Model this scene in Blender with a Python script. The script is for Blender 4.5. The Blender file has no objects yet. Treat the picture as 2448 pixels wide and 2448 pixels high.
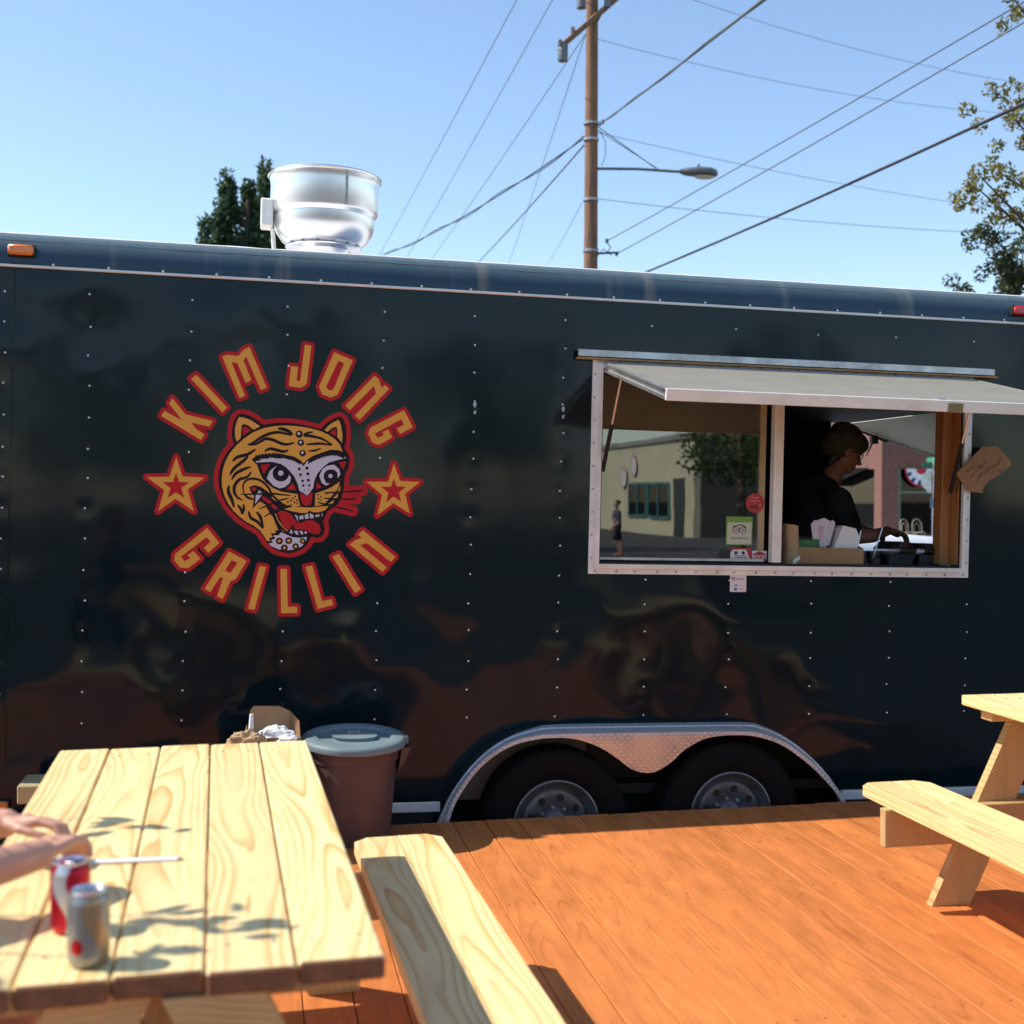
import bpy, bmesh, math, random
import numpy as np
from mathutils import Vector, Matrix, noise
from mathutils.geometry import tessellate_polygon

random.seed(7)
scn = bpy.context.scene
COL = scn.collection
R = math.radians

# ------------------------------------------------------------------ camera
cam_d = bpy.data.cameras.new('camera')
cam = bpy.data.objects.new('camera', cam_d); COL.objects.link(cam)
cam_d.sensor_width = 36.0
cam_d.lens = 43.38
cam_d.clip_start = 0.05
cam_d.clip_end = 2000
yaw, pitch, roll = R(-11.723), R(-0.764), R(0.2)
_f = Vector((-math.sin(yaw)*math.cos(pitch), math.cos(yaw)*math.cos(pitch), math.sin(pitch)))
_r = Vector((math.cos(yaw), math.sin(yaw), 0)); _u = _r.cross(_f)
_r, _u = _r*math.cos(roll)+_u*math.sin(roll), _u*math.cos(roll)-_r*math.sin(roll)
_m = Matrix((_r, _u, -_f)).transposed().to_4x4()
_m.translation = Vector((0.760, -5.9208, 1.52))
cam.matrix_world = _m
cam_d.dof.use_dof = True
cam_d.dof.focus_distance = 6.3
cam_d.dof.aperture_fstop = 3.2
scn.camera = cam

# ------------------------------------------------------------------ sky and sun
SUN_A, SUN_B = 0.85, 0.215            # ground shadow of a 1 m stick: 0.85 m to the right, 0.215 m toward the viewer
sun_dir = Vector((-SUN_A, SUN_B, 1)).normalized()
elev = math.asin(sun_dir.z); azim = math.atan2(sun_dir.x, sun_dir.y)
world = bpy.data.worlds.new('World'); scn.world = world; world.use_nodes = True
nt = world.node_tree; bg = nt.nodes['Background']
sky = nt.nodes.new('ShaderNodeTexSky'); sky.sky_type = 'NISHITA'; sky.sun_disc = False
sky.sun_elevation = elev; sky.sun_rotation = azim
sky.air_density = 1.0; sky.dust_density = 0.25; sky.ozone_density = 1.6
nt.links.new(sky.outputs[0], bg.inputs[0]); bg.inputs[1].default_value = 0.15
sl = bpy.data.lights.new('sun', 'SUN'); sl.energy = 4.2; sl.angle = R(0.53); sl.color = (1, .95, .86)
so = bpy.data.objects.new('sun', sl); COL.objects.link(so)
so.rotation_euler = (-sun_dir).to_track_quat('-Z', 'Y').to_euler(); so.location = (-8, 3, 12)
scn.view_settings.view_transform = 'Standard'
try: scn.view_settings.look = 'None'
except Exception: pass
scn.view_settings.gamma = 1.0
scn.view_settings.use_curve_mapping = False
scn.view_settings.exposure = 0.55
scn.render.resolution_x = scn.render.resolution_y = 1024

# ------------------------------------------------------------------ helpers
def tag(o, label=None, cat=None, group=None, kind=None):
    if label: o['label'] = label
    if cat: o['category'] = cat
    if group: o['group'] = group
    if kind: o['kind'] = kind
    return o

def empty(name, loc=(0, 0, 0), parent=None, rz=0, ry=0):
    o = bpy.data.objects.new(name, None); COL.objects.link(o)
    o.location = loc; o.rotation_euler = (0, ry, rz); o.empty_display_size = .1
    if parent: o.parent = parent
    return o

def link(name, me, parent=None, loc=(0, 0, 0), rot=(0, 0, 0)):
    o = bpy.data.objects.new(name, me); COL.objects.link(o)
    o.location = loc; o.rotation_euler = rot
    if parent: o.parent = parent
    return o

def mesh(name, verts, faces, mats, smooth=False, fm=None):
    me = bpy.data.meshes.new(name)
    me.from_pydata([tuple(v) for v in verts], [], faces)
    for m in (mats if isinstance(mats, (list, tuple)) else [mats]): me.materials.append(m)
    if fm: me.polygons.foreach_set('material_index', fm)
    if smooth: me.polygons.foreach_set('use_smooth', [True]*len(me.polygons))
    me.update()
    return me

class MB:
    """collects simple solids into one mesh"""
    def __init__(s): s.v = []; s.f = []; s.m = []; s.cur = 0
    def add(s, vs, fs):
        n = len(s.v); s.v += [tuple(v) for v in vs]; s.f += [[i+n for i in f] for f in fs]; s.m += [s.cur]*len(fs); return s
    def box(s, lo, hi, bev=0.0):
        x0, y0, z0 = lo; x1, y1, z1 = hi
        if bev <= 0:
            vs = [(x0,y0,z0),(x1,y0,z0),(x1,y1,z0),(x0,y1,z0),(x0,y0,z1),(x1,y0,z1),(x1,y1,z1),(x0,y1,z1)]
            return s.add(vs, [(0,3,2,1),(4,5,6,7),(0,1,5,4),(1,2,6,5),(2,3,7,6),(3,0,4,7)])
        b = bev; vs = []
        for z, i in ((z0, b), (z0+b, 0), (z1-b, 0), (z1, b)):
            c = 0 if i == 0 else b
            for (x, y) in ((x0+b, y0+c), (x1-b, y0+c), (x1-c, y0+b), (x1-c, y1-b), (x1-b, y1-c), (x0+b, y1-c), (x0+c, y1-b), (x0+c, y0+b)):
                vs.append((x, y, z))
        fs = [tuple(range(7, -1, -1)), tuple(range(24, 32))]
        for r in range(3):
            for k in range(8):
                fs.append((r*8+k, r*8+(k+1) % 8, r*8+8+(k+1) % 8, r*8+8+k))
        return s.add(vs, fs)
    def prism(s, poly, y0, y1, axis='y'):
        n = len(poly)
        mk = {'y': lambda p, t: (p[0], t, p[1]), 'z': lambda p, t: (p[0], p[1], t), 'x': lambda p, t: (t, p[0], p[1])}[axis]
        vs = [mk(p, y0) for p in poly]+[mk(p, y1) for p in poly]
        tri = tessellate_polygon([[Vector((p[0], p[1], 0)) for p in poly]])
        fs = [tuple(t) for t in tri]+[tuple(i+n for i in t[::-1]) for t in tri]
        fs += [(i, (i+1) % n, n+(i+1) % n, n+i) for i in range(n)]
        return s.add(vs, fs)
    def lathe(s, prof, c=(0, 0, 0), seg=32, axis='z', cap=True):
        vs = []; fs = []; n = len(prof)
        for k in range(seg):
            a = 2*math.pi*k/seg; ca, sa = math.cos(a), math.sin(a)
            for r, h in prof:
                if axis == 'z': vs.append((c[0]+r*ca, c[1]+r*sa, c[2]+h))
                elif axis == 'y': vs.append((c[0]+r*ca, c[1]+h, c[2]+r*sa))
                else: vs.append((c[0]+h, c[1]+r*ca, c[2]+r*sa))
        for k in range(seg):
            k2 = (k+1) % seg
            for i in range(n-1): fs.append((k*n+i, k2*n+i, k2*n+i+1, k*n+i+1))
        if cap:
            if prof[0][0] > 1e-6: fs.append(tuple(k*n for k in range(seg))[::-1])
            if prof[-1][0] > 1e-6: fs.append(tuple(k*n+n-1 for k in range(seg)))
        return s.add(vs, fs)
    def tube(s, pts, rad, seg=8, cap=True):
        pts = [Vector(p) for p in pts]; n = len(pts)
        rads = rad if isinstance(rad, (list, tuple)) else [rad]*n
        vs = []; fs = []; prev = None
        for i, p in enumerate(pts):
            d = (pts[min(i+1, n-1)]-pts[max(i-1, 0)]).normalized()
            if prev is None:
                a = Vector((0, 0, 1)) if abs(d.z) < .9 else Vector((1, 0, 0))
                u = d.cross(a).normalized()
            else:
                u = (prev-d*prev.dot(d)); u = u.normalized() if u.length > 1e-6 else d.orthogonal().normalized()
            prev = u; w = d.cross(u)
            for k in range(seg):
                t = 2*math.pi*k/seg; vs.append(p+u*(rads[i]*math.cos(t))+w*(rads[i]*math.sin(t)))
        for i in range(n-1):
            for k in range(seg):
                fs.append((i*seg+k, i*seg+(k+1) % seg, (i+1)*seg+(k+1) % seg, (i+1)*seg+k))
        if cap: fs += [tuple(range(seg))[::-1], tuple(range((n-1)*seg, n*seg))]
        return s.add(vs, fs)
    def mat(s, i): s.cur = i; return s
    def build(s, name, mats, parent=None, smooth=False, loc=(0, 0, 0), rot=(0, 0, 0)):
        me = mesh(name, s.v, s.f, mats, smooth, s.m)
        if smooth:
            try: me.set_sharp_from_angle(angle=R(38))
            except Exception: pass
        return link(name, me, parent, loc, rot)

def board_box(L, W, T, clip=None, bev=.004):
    """plank lying along Y, centred on its own origin"""
    return MB().box((-W/2, -L/2, -T/2), (W/2, L/2, T/2), bev)

# ------------------------------------------------------------------ materials
def nmat(name):
    m = bpy.data.materials.new(name); m.use_nodes = True
    t = m.node_tree; return m, t, t.nodes['Principled BSDF']

def N(t, kind, **kw):
    n = t.nodes.new('ShaderNode'+kind)
    for k, v in kw.items(): setattr(n, k, v)
    return n

def math_n(t, op, a, b=None, c=None):
    n = N(t, 'Math', operation=op)
    for i, v in enumerate((a, b, c)):
        if v is None: continue
        if isinstance(v, (int, float)): n.inputs[i].default_value = v
        else: t.links.new(v, n.inputs[i])
    return n.outputs[0]

def mix_c(t, fac, a, b):
    n = N(t, 'Mix', data_type='RGBA')
    for i, v in ((0, fac), (6, a), (7, b)):
        if isinstance(v, (int, float)): n.inputs[i].default_value = v
        elif isinstance(v, (tuple, list)): n.inputs[i].default_value = (*v[:3], 1)
        else: t.links.new(v, n.inputs[i])
    return n.outputs[2]

def mat(name, col, rough=.55, metal=0., var=.18, scale=6., bump=0., bscale=80., coat=0., stretch=(1, 1, 1), dirt=None, rvar=.1, spec=.5):
    m, t, p = nmat(name)
    tc = N(t, 'TexCoord'); mp = N(t, 'Mapping'); mp.inputs['Scale'].default_value = stretch
    t.links.new(tc.outputs['Object'], mp.inputs[0])
    no = N(t, 'TexNoise'); no.inputs['Scale'].default_value = scale; no.inputs['Detail'].default_value = 6; no.inputs['Roughness'].default_value = .62
    t.links.new(mp.outputs[0], no.inputs['Vector'])
    rmp = N(t, 'MapRange'); rmp.inputs[1].default_value = .3; rmp.inputs[2].default_value = .7
    t.links.new(no.outputs[0], rmp.inputs[0])
    c = Vector(col)
    lo = tuple(dirt) if dirt else tuple(c*(1-var)); hi = tuple(min(1, x*(1+var*.6)) for x in c)
    cc = mix_c(t, rmp.outputs[0], lo, hi)
    t.links.new(cc, p.inputs['Base Color'])
    rr = N(t, 'MapRange'); rr.inputs[3].default_value = min(1, rough+rvar); rr.inputs[4].default_value = max(.02, rough-rvar)
    t.links.new(no.outputs[0], rr.inputs[0]); t.links.new(rr.outputs[0], p.inputs['Roughness'])
    p.inputs['Metallic'].default_value = metal
    p.inputs['Specular IOR Level'].default_value = spec
    if coat: p.inputs['Coat Weight'].default_value = coat; p.inputs['Coat Roughness'].default_value = .05
    if bump:
        n2 = N(t, 'TexNoise'); n2.inputs['Scale'].default_value = bscale; n2.inputs['Detail'].default_value = 4
        t.links.new(mp.outputs[0], n2.inputs['Vector'])
        b = N(t, 'Bump'); b.inputs['Strength'].default_value = min(1, bump); b.inputs['Distance'].default_value = .004
        t.links.new(n2.outputs[0], b.inputs['Height']); t.links.new(b.outputs[0], p.inputs['Normal'])
    return m

def wood(name, pale, late, dark, ring=.016, depth=.05, wob=.02, rough=.6, knots=.35, fibre=.14, contrast=1.0, blotch=.40):
    """flat-sawn board: growth rings round a wandering pith under the plank (plank along local Y)"""
    m, t, p = nmat(name)
    tc = N(t, 'TexCoord'); oi = N(t, 'ObjectInfo')
    sep = N(t, 'SeparateXYZ'); t.links.new(tc.outputs['Object'], sep.inputs[0])
    rnd = oi.outputs['Random']; off = math_n(t, 'MULTIPLY', rnd, 71.3)
    yy = math_n(t, 'ADD', sep.outputs[1], off)
    def vec(x, y, z):
        c = N(t, 'CombineXYZ')
        for i, v in enumerate((x, y, z)):
            if isinstance(v, (int, float)): c.inputs[i].default_value = v
            else: t.links.new(v, c.inputs[i])
        return c.outputs[0]
    def nz(v, detail=2., rough_=.5):
        n = N(t, 'TexNoise'); n.inputs['Scale'].default_value = 1.0; n.inputs['Detail'].default_value = detail; n.inputs['Roughness'].default_value = rough_
        t.links.new(v, n.inputs['Vector']); return n
    n1 = nz(vec(off, math_n(t, 'MULTIPLY', yy, .8), 0.), 1.5); cs_ = N(t, 'SeparateColor'); t.links.new(n1.outputs['Color'], cs_.inputs[0])
    n2 = nz(vec(math_n(t, 'MULTIPLY', sep.outputs[0], 15.), math_n(t, 'MULTIPLY', yy, 1.35), math_n(t, 'MULTIPLY', sep.outputs[2], 9.)), 2.5)
    x0 = math_n(t, 'MULTIPLY', math_n(t, 'SUBTRACT', cs_.outputs[0], .5), .22)
    z0 = math_n(t, 'ADD', math_n(t, 'MULTIPLY', math_n(t, 'SUBTRACT', cs_.outputs[1], .5), wob*5.2), depth)
    dx = math_n(t, 'ADD', sep.outputs[0], x0); dz = math_n(t, 'ADD', sep.outputs[2], z0)
    rr = math_n(t, 'SQRT', math_n(t, 'ADD', math_n(t, 'MULTIPLY', dx, dx), math_n(t, 'MULTIPLY', dz, dz)))
    rr = math_n(t, 'ADD', rr, math_n(t, 'MULTIPLY', math_n(t, 'SUBTRACT', n2.outputs[0], .5), wob))
    vo = N(t, 'TexVoronoi'); vo.inputs['Scale'].default_value = 1.0
    t.links.new(vec(math_n(t, 'MULTIPLY', sep.outputs[0], 4.5), math_n(t, 'MULTIPLY', yy, 1.25), 0.), vo.inputs['Vector'])
    vs_ = N(t, 'SeparateColor'); t.links.new(vo.outputs['Color'], vs_.inputs[0])
    gate = math_n(t, 'LESS_THAN', vs_.outputs[0], knots)
    d2 = math_n(t, 'MULTIPLY', vo.outputs['Distance'], vo.outputs['Distance'])
    kn = math_n(t, 'MULTIPLY', gate, math_n(t, 'POWER', 2.718, math_n(t, 'MULTIPLY', d2, -34.0)))
    rr = math_n(t, 'ADD', rr, math_n(t, 'MULTIPLY', kn, .03))
    w = math_n(t, 'FRACT', math_n(t, 'DIVIDE', rr, ring))
    mixp = lambda k: tuple(a*(1-k)+b*k for a, b in zip(pale, late))
    ramp = N(t, 'ValToRGB'); e = ramp.color_ramp.elements
    e[0].position = 0; e[0].color = (*mixp(.10), 1); e[1].position = 1; e[1].color = (*mixp(.45*contrast), 1)
    for pos, c in ((.12, pale), (.48, mixp(.06)), (.70, mixp(.45*contrast)), (.86, mixp(.9*contrast)), (.955, tuple(a*(1-contrast)+b*contrast for a, b in zip(mixp(.8), dark)))):
        k = e.new(pos); k.color = (*c, 1)
    t.links.new(w, ramp.inputs[0])
    ns = nz(vec(math_n(t, 'MULTIPLY', sep.outputs[0], 240.), math_n(t, 'MULTIPLY', yy, 4.), math_n(t, 'MULTIPLY', sep.outputs[2], 240.)), 3.)
    val = math_n(t, 'ADD', 1-fibre*.9, math_n(t, 'MULTIPLY', ns.outputs[0], fibre*1.8))
    val = math_n(t, 'MULTIPLY', val, math_n(t, 'ADD', .90, math_n(t, 'MULTIPLY', rnd, .2)))
    nb = nz(vec(math_n(t, 'MULTIPLY', sep.outputs[0], 12.), math_n(t, 'MULTIPLY', yy, 3.2), 0.), 5., .6)
    val = math_n(t, 'MULTIPLY', val, math_n(t, 'ADD', 1-blotch/2, math_n(t, 'MULTIPLY', nb.outputs[0], blotch)))
    nm = nz(vec(math_n(t, 'MULTIPLY', sep.outputs[0], 7.), math_n(t, 'MULTIPLY', yy, 1.1), 4.), 2.)
    mk = N(t, 'MapRange'); mk.inputs[1].default_value = .32; mk.inputs[2].default_value = .62; mk.inputs[3].default_value = .22; mk.inputs[4].default_value = 1.0; t.links.new(nm.outputs[0], mk.inputs[0])
    rcol = mix_c(t, mk.outputs[0], mixp(.10), ramp.outputs[0])
    # thin fine-line grain between the broad bands
    w2 = math_n(t, 'FRACT', math_n(t, 'DIVIDE', rr, ring*.27)); w2p = math_n(t, 'POWER', w2, 5.)
    rcol = mix_c(t, math_n(t, 'MULTIPLY', math_n(t, 'MULTIPLY', w2p, .34*contrast), nm.outputs[0]), rcol, late)
    hs = N(t, 'VectorMath', operation='SCALE'); t.links.new(rcol, hs.inputs[0]); t.links.new(val, hs.inputs['Scale'])
    kd = math_n(t, 'MULTIPLY', gate, math_n(t, 'POWER', 2.718, math_n(t, 'MULTIPLY', d2, -700.0)))
    col = mix_c(t, math_n(t, 'MULTIPLY', kd, .85), hs.outputs[0], tuple(c*.4 for c in late))
    # scuffs and grime
    ng = nz(vec(math_n(t, 'MULTIPLY', sep.outputs[0], 30.), math_n(t, 'MULTIPLY', yy, 9.), off), 6., .7)
    gm = N(t, 'MapRange'); gm.inputs[1].default_value = .60; gm.inputs[2].default_value = .80; gm.inputs[4].default_value = .38; t.links.new(ng.outputs[0], gm.inputs[0])
    col = mix_c(t, gm.outputs[0], col, tuple(c*.42 for c in late))
    t.links.new(col, p.inputs['Base Color'])
    t.links.new(math_n(t, 'ADD', rough-.1, math_n(t, 'MULTIPLY', nb.outputs[0], .2)), p.inputs['Roughness'])
    b = N(t, 'Bump'); b.inputs['Strength'].default_value = .22; b.inputs['Distance'].default_value = .0015
    t.links.new(math_n(t, 'ADD', ns.outputs[0], math_n(t, 'MULTIPLY', w, .2)), b.inputs['Height']); t.links.new(b.outputs[0], p.inputs['Normal'])
    return m

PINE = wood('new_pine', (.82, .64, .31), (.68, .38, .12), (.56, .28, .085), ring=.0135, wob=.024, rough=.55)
PINE2 = wood('shaded_pine', (.56, .37, .16), (.44, .24, .08), (.34, .17, .06), ring=.013, wob=.02, rough=.6)  # same pine, with the shade on the table legs put into its colour
PINEEND = mat('shaded_pine_end_grain', (.21, .088, .040), .85, var=.3, scale=40, dirt=(.13, .052, .024))  # end grain, darkened further to hold the shade on the board ends
DECKW = wood('orange_stained_cedar', (.60, .195, .050), (.48, .135, .034), (.40, .10, .026), ring=.015, wob=.03, rough=.5, fibre=.2, contrast=.45, knots=.16, blotch=.85)

def paint_mat():
    m, t, p = nmat('dark_green_gloss_paint')
    tc = N(t, 'TexCoord')
    n1 = N(t, 'TexNoise'); n1.inputs['Scale'].default_value = 1.6; n1.inputs['Detail'].default_value = 6
    t.links.new(tc.outputs['Object'], n1.inputs['Vector'])
    n2 = N(t, 'TexNoise'); n2.inputs['Scale'].default_value = 90; n2.inputs['Detail'].default_value = 3
    t.links.new(tc.outputs['Object'], n2.inputs['Vector'])
    # rain streaks of dust down the sheet
    mp = N(t, 'Mapping'); mp.inputs['Scale'].default_value = (22, 1, .5); t.links.new(tc.outputs['Object'], mp.inputs[0])
    n3 = N(t, 'TexNoise'); n3.inputs['Scale'].default_value = 1.2; n3.inputs['Detail'].default_value = 5; t.links.new(mp.outputs[0], n3.inputs['Vector'])
    d = math_n(t, 'MULTIPLY', math_n(t, 'MULTIPLY', n1.outputs[0], n3.outputs[0]), .16)
    col = mix_c(t, d, (.0026, .0108, .0140), (.024, .032, .030))
    t.links.new(col, p.inputs['Base Color'])
    t.links.new(math_n(t, 'ADD', .045, math_n(t, 'MULTIPLY', n1.outputs[0], .09)), p.inputs['Roughness'])
    p.inputs['IOR'].default_value = 1.36
    b = N(t, 'Bump'); b.inputs['Strength'].default_value = .05; b.inputs['Distance'].default_value = .001
    t.links.new(n2.outputs[0], b.inputs['Height']); t.links.new(b.outputs[0], p.inputs['Normal'])
    return m

def cove_mat():
    m, t, p = nmat('green_cove_paint')
    tc = N(t, 'TexCoord'); sep = N(t, 'SeparateXYZ'); t.links.new(tc.outputs['Object'], sep.inputs[0])
    # paler toward the crown of the cove, with chalky run-off streaks
    n1 = N(t, 'TexNoise'); n1.inputs['Scale'].default_value = 14; n1.inputs['Detail'].default_value = 6; t.links.new(tc.outputs['Object'], n1.inputs['Vector'])
    mp = N(t, 'Mapping'); mp.inputs['Scale'].default_value = (7, .01, .6); t.links.new(tc.outputs['Object'], mp.inputs[0])
    n2 = N(t, 'TexNoise'); n2.inputs['Scale'].default_value = 1.0; n2.inputs['Detail'].default_value = 4; t.links.new(mp.outputs[0], n2.inputs['Vector'])
    st = N(t, 'MapRange'); st.inputs[1].default_value = .60; st.inputs[2].default_value = .72; t.links.new(n2.outputs[0], st.inputs[0])
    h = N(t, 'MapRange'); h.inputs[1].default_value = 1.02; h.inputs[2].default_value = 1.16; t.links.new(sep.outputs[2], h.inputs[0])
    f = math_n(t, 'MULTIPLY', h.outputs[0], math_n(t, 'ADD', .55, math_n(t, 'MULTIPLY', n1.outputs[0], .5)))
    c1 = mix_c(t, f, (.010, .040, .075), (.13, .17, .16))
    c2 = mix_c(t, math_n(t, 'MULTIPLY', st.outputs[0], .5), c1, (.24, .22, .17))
    t.links.new(c2, p.inputs['Base Color']); p.inputs['Roughness'].default_value = .32
    return m

def tread_mat(name, col, metal, rough, dirt):
    """diamond tread plate: raised lozenges in alternating directions"""
    m, t, p = nmat(name)
    tc = N(t, 'TexCoord'); sep = N(t, 'SeparateXYZ'); t.links.new(tc.outputs['Object'], sep.inputs[0])
    xz = math_n(t, 'ADD', sep.outputs[2], math_n(t, 'MULTIPLY', sep.outputs[1], 1.0))
    P = .034
    u = math_n(t, 'DIVIDE', math_n(t, 'ADD', sep.outputs[0], xz), P); v = math_n(t, 'DIVIDE', math_n(t, 'SUBTRACT', sep.outputs[0], xz), P)
    par = math_n(t, 'MODULO', math_n(t, 'ABSOLUTE', math_n(t, 'ADD', math_n(t, 'FLOOR', u), math_n(t, 'FLOOR', v))), 2.0)
    fu = math_n(t, 'SUBTRACT', math_n(t, 'FRACT', u), .5); fv = math_n(t, 'SUBTRACT', math_n(t, 'FRACT', v), .5)
    fu2 = math_n(t, 'MULTIPLY', fu, fu); fv2 = math_n(t, 'MULTIPLY', fv, fv)
    ea = math_n(t, 'ADD', math_n(t, 'MULTIPLY', fu2, 5.0), math_n(t, 'MULTIPLY', fv2, 60.0))
    eb = math_n(t, 'ADD', math_n(t, 'MULTIPLY', fu2, 60.0), math_n(t, 'MULTIPLY', fv2, 5.0))
    e = math_n(t, 'ADD', math_n(t, 'MULTIPLY', par, ea), math_n(t, 'MULTIPLY', math_n(t, 'SUBTRACT', 1.0, par), eb))
    hgt = N(t, 'MapRange'); hgt.inputs[1].default_value = 1.0; hgt.inputs[2].default_value = .55; t.links.new(e, hgt.inputs[0])
    no = N(t, 'TexNoise'); no.inputs['Scale'].default_value = 5; no.inputs['Detail'].default_value = 7; t.links.new(tc.outputs['Object'], no.inputs['Vector'])
    mr = N(t, 'MapRange'); mr.inputs[1].default_value = .48; mr.inputs[2].default_value = .68; t.links.new(no.outputs[0], mr.inputs[0])
    base_ = mix_c(t, math_n(t, 'MULTIPLY', mr.outputs[0], .6), tuple(c*.72 for c in col), dirt)
    t.links.new(mix_c(t, hgt.outputs[0], base_, tuple(min(1, c*1.2) for c in col)), p.inputs['Base Color'])
    p.inputs['Metallic'].default_value = metal
    t.links.new(math_n(t, 'SUBTRACT', math_n(t, 'ADD', rough+.12, math_n(t, 'MULTIPLY', mr.outputs[0], .2)), math_n(t, 'MULTIPLY', hgt.outputs[0], .14)), p.inputs['Roughness'])
    b = N(t, 'Bump'); b.inputs['Strength'].default_value = 1; b.inputs['Distance'].default_value = .006
    t.links.new(hgt.outputs[0], b.inputs['Height']); t.links.new(b.outputs[0], p.inputs['Normal'])
    return m

def glass_mat(name, tint=(.75, .8, .78), ior=1.9, rough=.01):
    m = bpy.data.materials.new(name); m.use_nodes = True; t = m.node_tree
    t.nodes.clear(); out = N(t, 'OutputMaterial'); mx = N(t, 'MixShader'); tr = N(t, 'BsdfTransparent'); gl = N(t, 'BsdfGlossy'); fr = N(t, 'Fresnel')
    tr.inputs[0].default_value = (*tint, 1); gl.inputs['Roughness'].default_value = rough; fr.inputs[0].default_value = ior
    tc = N(t, 'TexCoord'); no = N(t, 'TexNoise'); no.inputs['Scale'].default_value = 3; t.links.new(tc.outputs['Object'], no.inputs['Vector'])
    b = N(t, 'Bump'); b.inputs['Strength'].default_value = .02; b.inputs['Distance'].default_value = .01; t.links.new(no.outputs[0], b.inputs['Height']); t.links.new(b.outputs[0], gl.inputs['Normal'])
    t.links.new(fr.outputs[0], mx.inputs[0]); t.links.new(tr.outputs[0], mx.inputs[1]); t.links.new(gl.outputs[0], mx.inputs[2]); t.links.new(mx.outputs[0], out.inputs[0])
    return m

def brick_mat(name, c1, c2, mortar):
    m, t, p = nmat(name)
    tc = N(t, 'TexCoord'); sep = N(t, 'SeparateXYZ'); t.links.new(tc.outputs['Object'], sep.inputs[0])
    cb = N(t, 'CombineXYZ'); t.links.new(math_n(t, 'ADD', sep.outputs[0], sep.outputs[1]), cb.inputs[0]); t.links.new(sep.outputs[2], cb.inputs[1])
    br = N(t, 'TexBrick'); t.links.new(cb.outputs[0], br.inputs[0])
    br.inputs['Color1'].default_value = (*c1, 1); br.inputs['Color2'].default_value = (*c2, 1); br.inputs['Mortar'].default_value = (*mortar, 1)
    br.inputs['Scale'].default_value = 1.0; br.inputs['Brick Width'].default_value = .22; br.inputs['Row Height'].default_value = .085; br.inputs['Mortar Size'].default_value = .012
    t.links.new(br.outputs[0], p.inputs['Base Color']); p.inputs['Roughness'].default_value = .85
    b = N(t, 'Bump'); b.inputs['Strength'].default_value = .6; b.inputs['Distance'].default_value = .01; b.invert = True
    t.links.new(br.outputs[1], b.inputs['Height']); t.links.new(b.outputs[0], p.inputs['Normal'])
    return m

def leaf_mat(name, a, b_):
    m, t, p = nmat(name)
    g = N(t, 'NewGeometry'); r = g.outputs['Random Per Island']
    t.links.new(mix_c(t, r, a, b_), p.inputs['Base Color']); p.inputs['Roughness'].default_value = .55
    p.inputs['Specular IOR Level'].default_value = .3
    tl = N(t, 'BsdfTranslucent'); t.links.new(mix_c(t, r, tuple(x*1.3 for x in a), tuple(x*1.3 for x in b_)), tl.inputs[0])
    ad = N(t, 'MixShader'); ad.inputs[0].default_value = .3; out = t.nodes['Material Output']
    t.links.new(p.outputs[0], ad.inputs[1]); t.links.new(tl.outputs[0], ad.inputs[2]); t.links.new(ad.outputs[0], out.inputs[0])
    return m

PAINT = paint_mat(); COVE = cove_mat()
ALU = mat('mill_aluminium', (.62, .62, .62), .38, .85, var=.15, scale=9, bump=.1, dirt=(.38, .35, .32))
ALUW = mat('white_aluminium_trim', (.82, .79, .73), .42, .1, var=.08, scale=7, dirt=(.68, .64, .58))
ALUD = mat('dull_aluminium', (.46, .46, .47), .45, .7, var=.3, scale=14, dirt=(.2, .2, .2))
STEEL = mat('spun_aluminium', (.86, .86, .88), .30, 1.0, var=.05, scale=3, rvar=.06, bump=.04, bscale=14)
TREAD = tread_mat('aluminium_tread_plate', (.86, .80, .74), 1.0, .3, (.46, .30, .18))
TREADT = tread_mat('fender_top_plate', (.80, .80, .80), .55, .42, (.42, .36, .30))
TREADD = tread_mat('black_tread_plate', (.02, .02, .022), .0, .4, (.05, .04, .035))
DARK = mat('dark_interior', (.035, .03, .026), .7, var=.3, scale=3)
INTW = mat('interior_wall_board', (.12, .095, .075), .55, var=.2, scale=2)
BLACK = mat('black_rubber', (.012, .012, .013), .75, var=.3, scale=30, bump=.2, bscale=120)
TYRE = mat('tyre_rubber', (.007, .007, .007), .85, var=.35, scale=18, bump=.3, bscale=60, dirt=(.012, .010, .009), spec=.08)
RIMM = mat('grey_wheel_paint', (.16, .16, .17), .4, .5, var=.25, scale=10, dirt=(.11, .10, .09))
RIVET = mat('rivet_heads', (.75, .74, .72), .35, .6, var=.2, scale=40)
GASK = mat('black_gasket', (.008, .008, .008), .6, var=.2)
AMBER = mat('amber_lens', (.85, .22, .01), .2, var=.15, scale=40, coat=.6)
REDL = mat('red_lens', (.55, .01, .02), .2, var=.15, scale=40, coat=.6)
FLAPM = mat('dusty_tan_flap', (.27, .25, .20), .5, var=.14, scale=5, bump=.15, bscale=220, rvar=.05)
FLAPU = mat('flap_inside', (.34, .30, .25), .5, var=.1, scale=4)
JAMB = mat('varnished_pine_jamb', (.34, .16, .055), .45, var=.25, scale=4, stretch=(10, 10, .6))
GLASS = glass_mat('tinted_window_glass', (.62, .66, .64), 2.45)
CARD = mat('brown_cardboard', (.40, .225, .10), .8, var=.15, scale=8, bump=.1)
CARDD = mat('darker_cardboard', (.30, .155, .065), .8, var=.2, scale=8, bump=.1)
PAPER = mat('white_paper', (.80, .78, .76), .75, var=.06, scale=10)
KRAFT = mat('kraft_paper_bag', (.45, .30, .16), .8, var=.2, scale=14, bump=.3, bscale=25)
INK = mat('dark_marker_ink', (.05, .03, .025), .7, var=.2)
ASPH = mat('asphalt', (.075, .073, .07), .9, var=.35, scale=.7, bump=.5, bscale=60)
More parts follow.
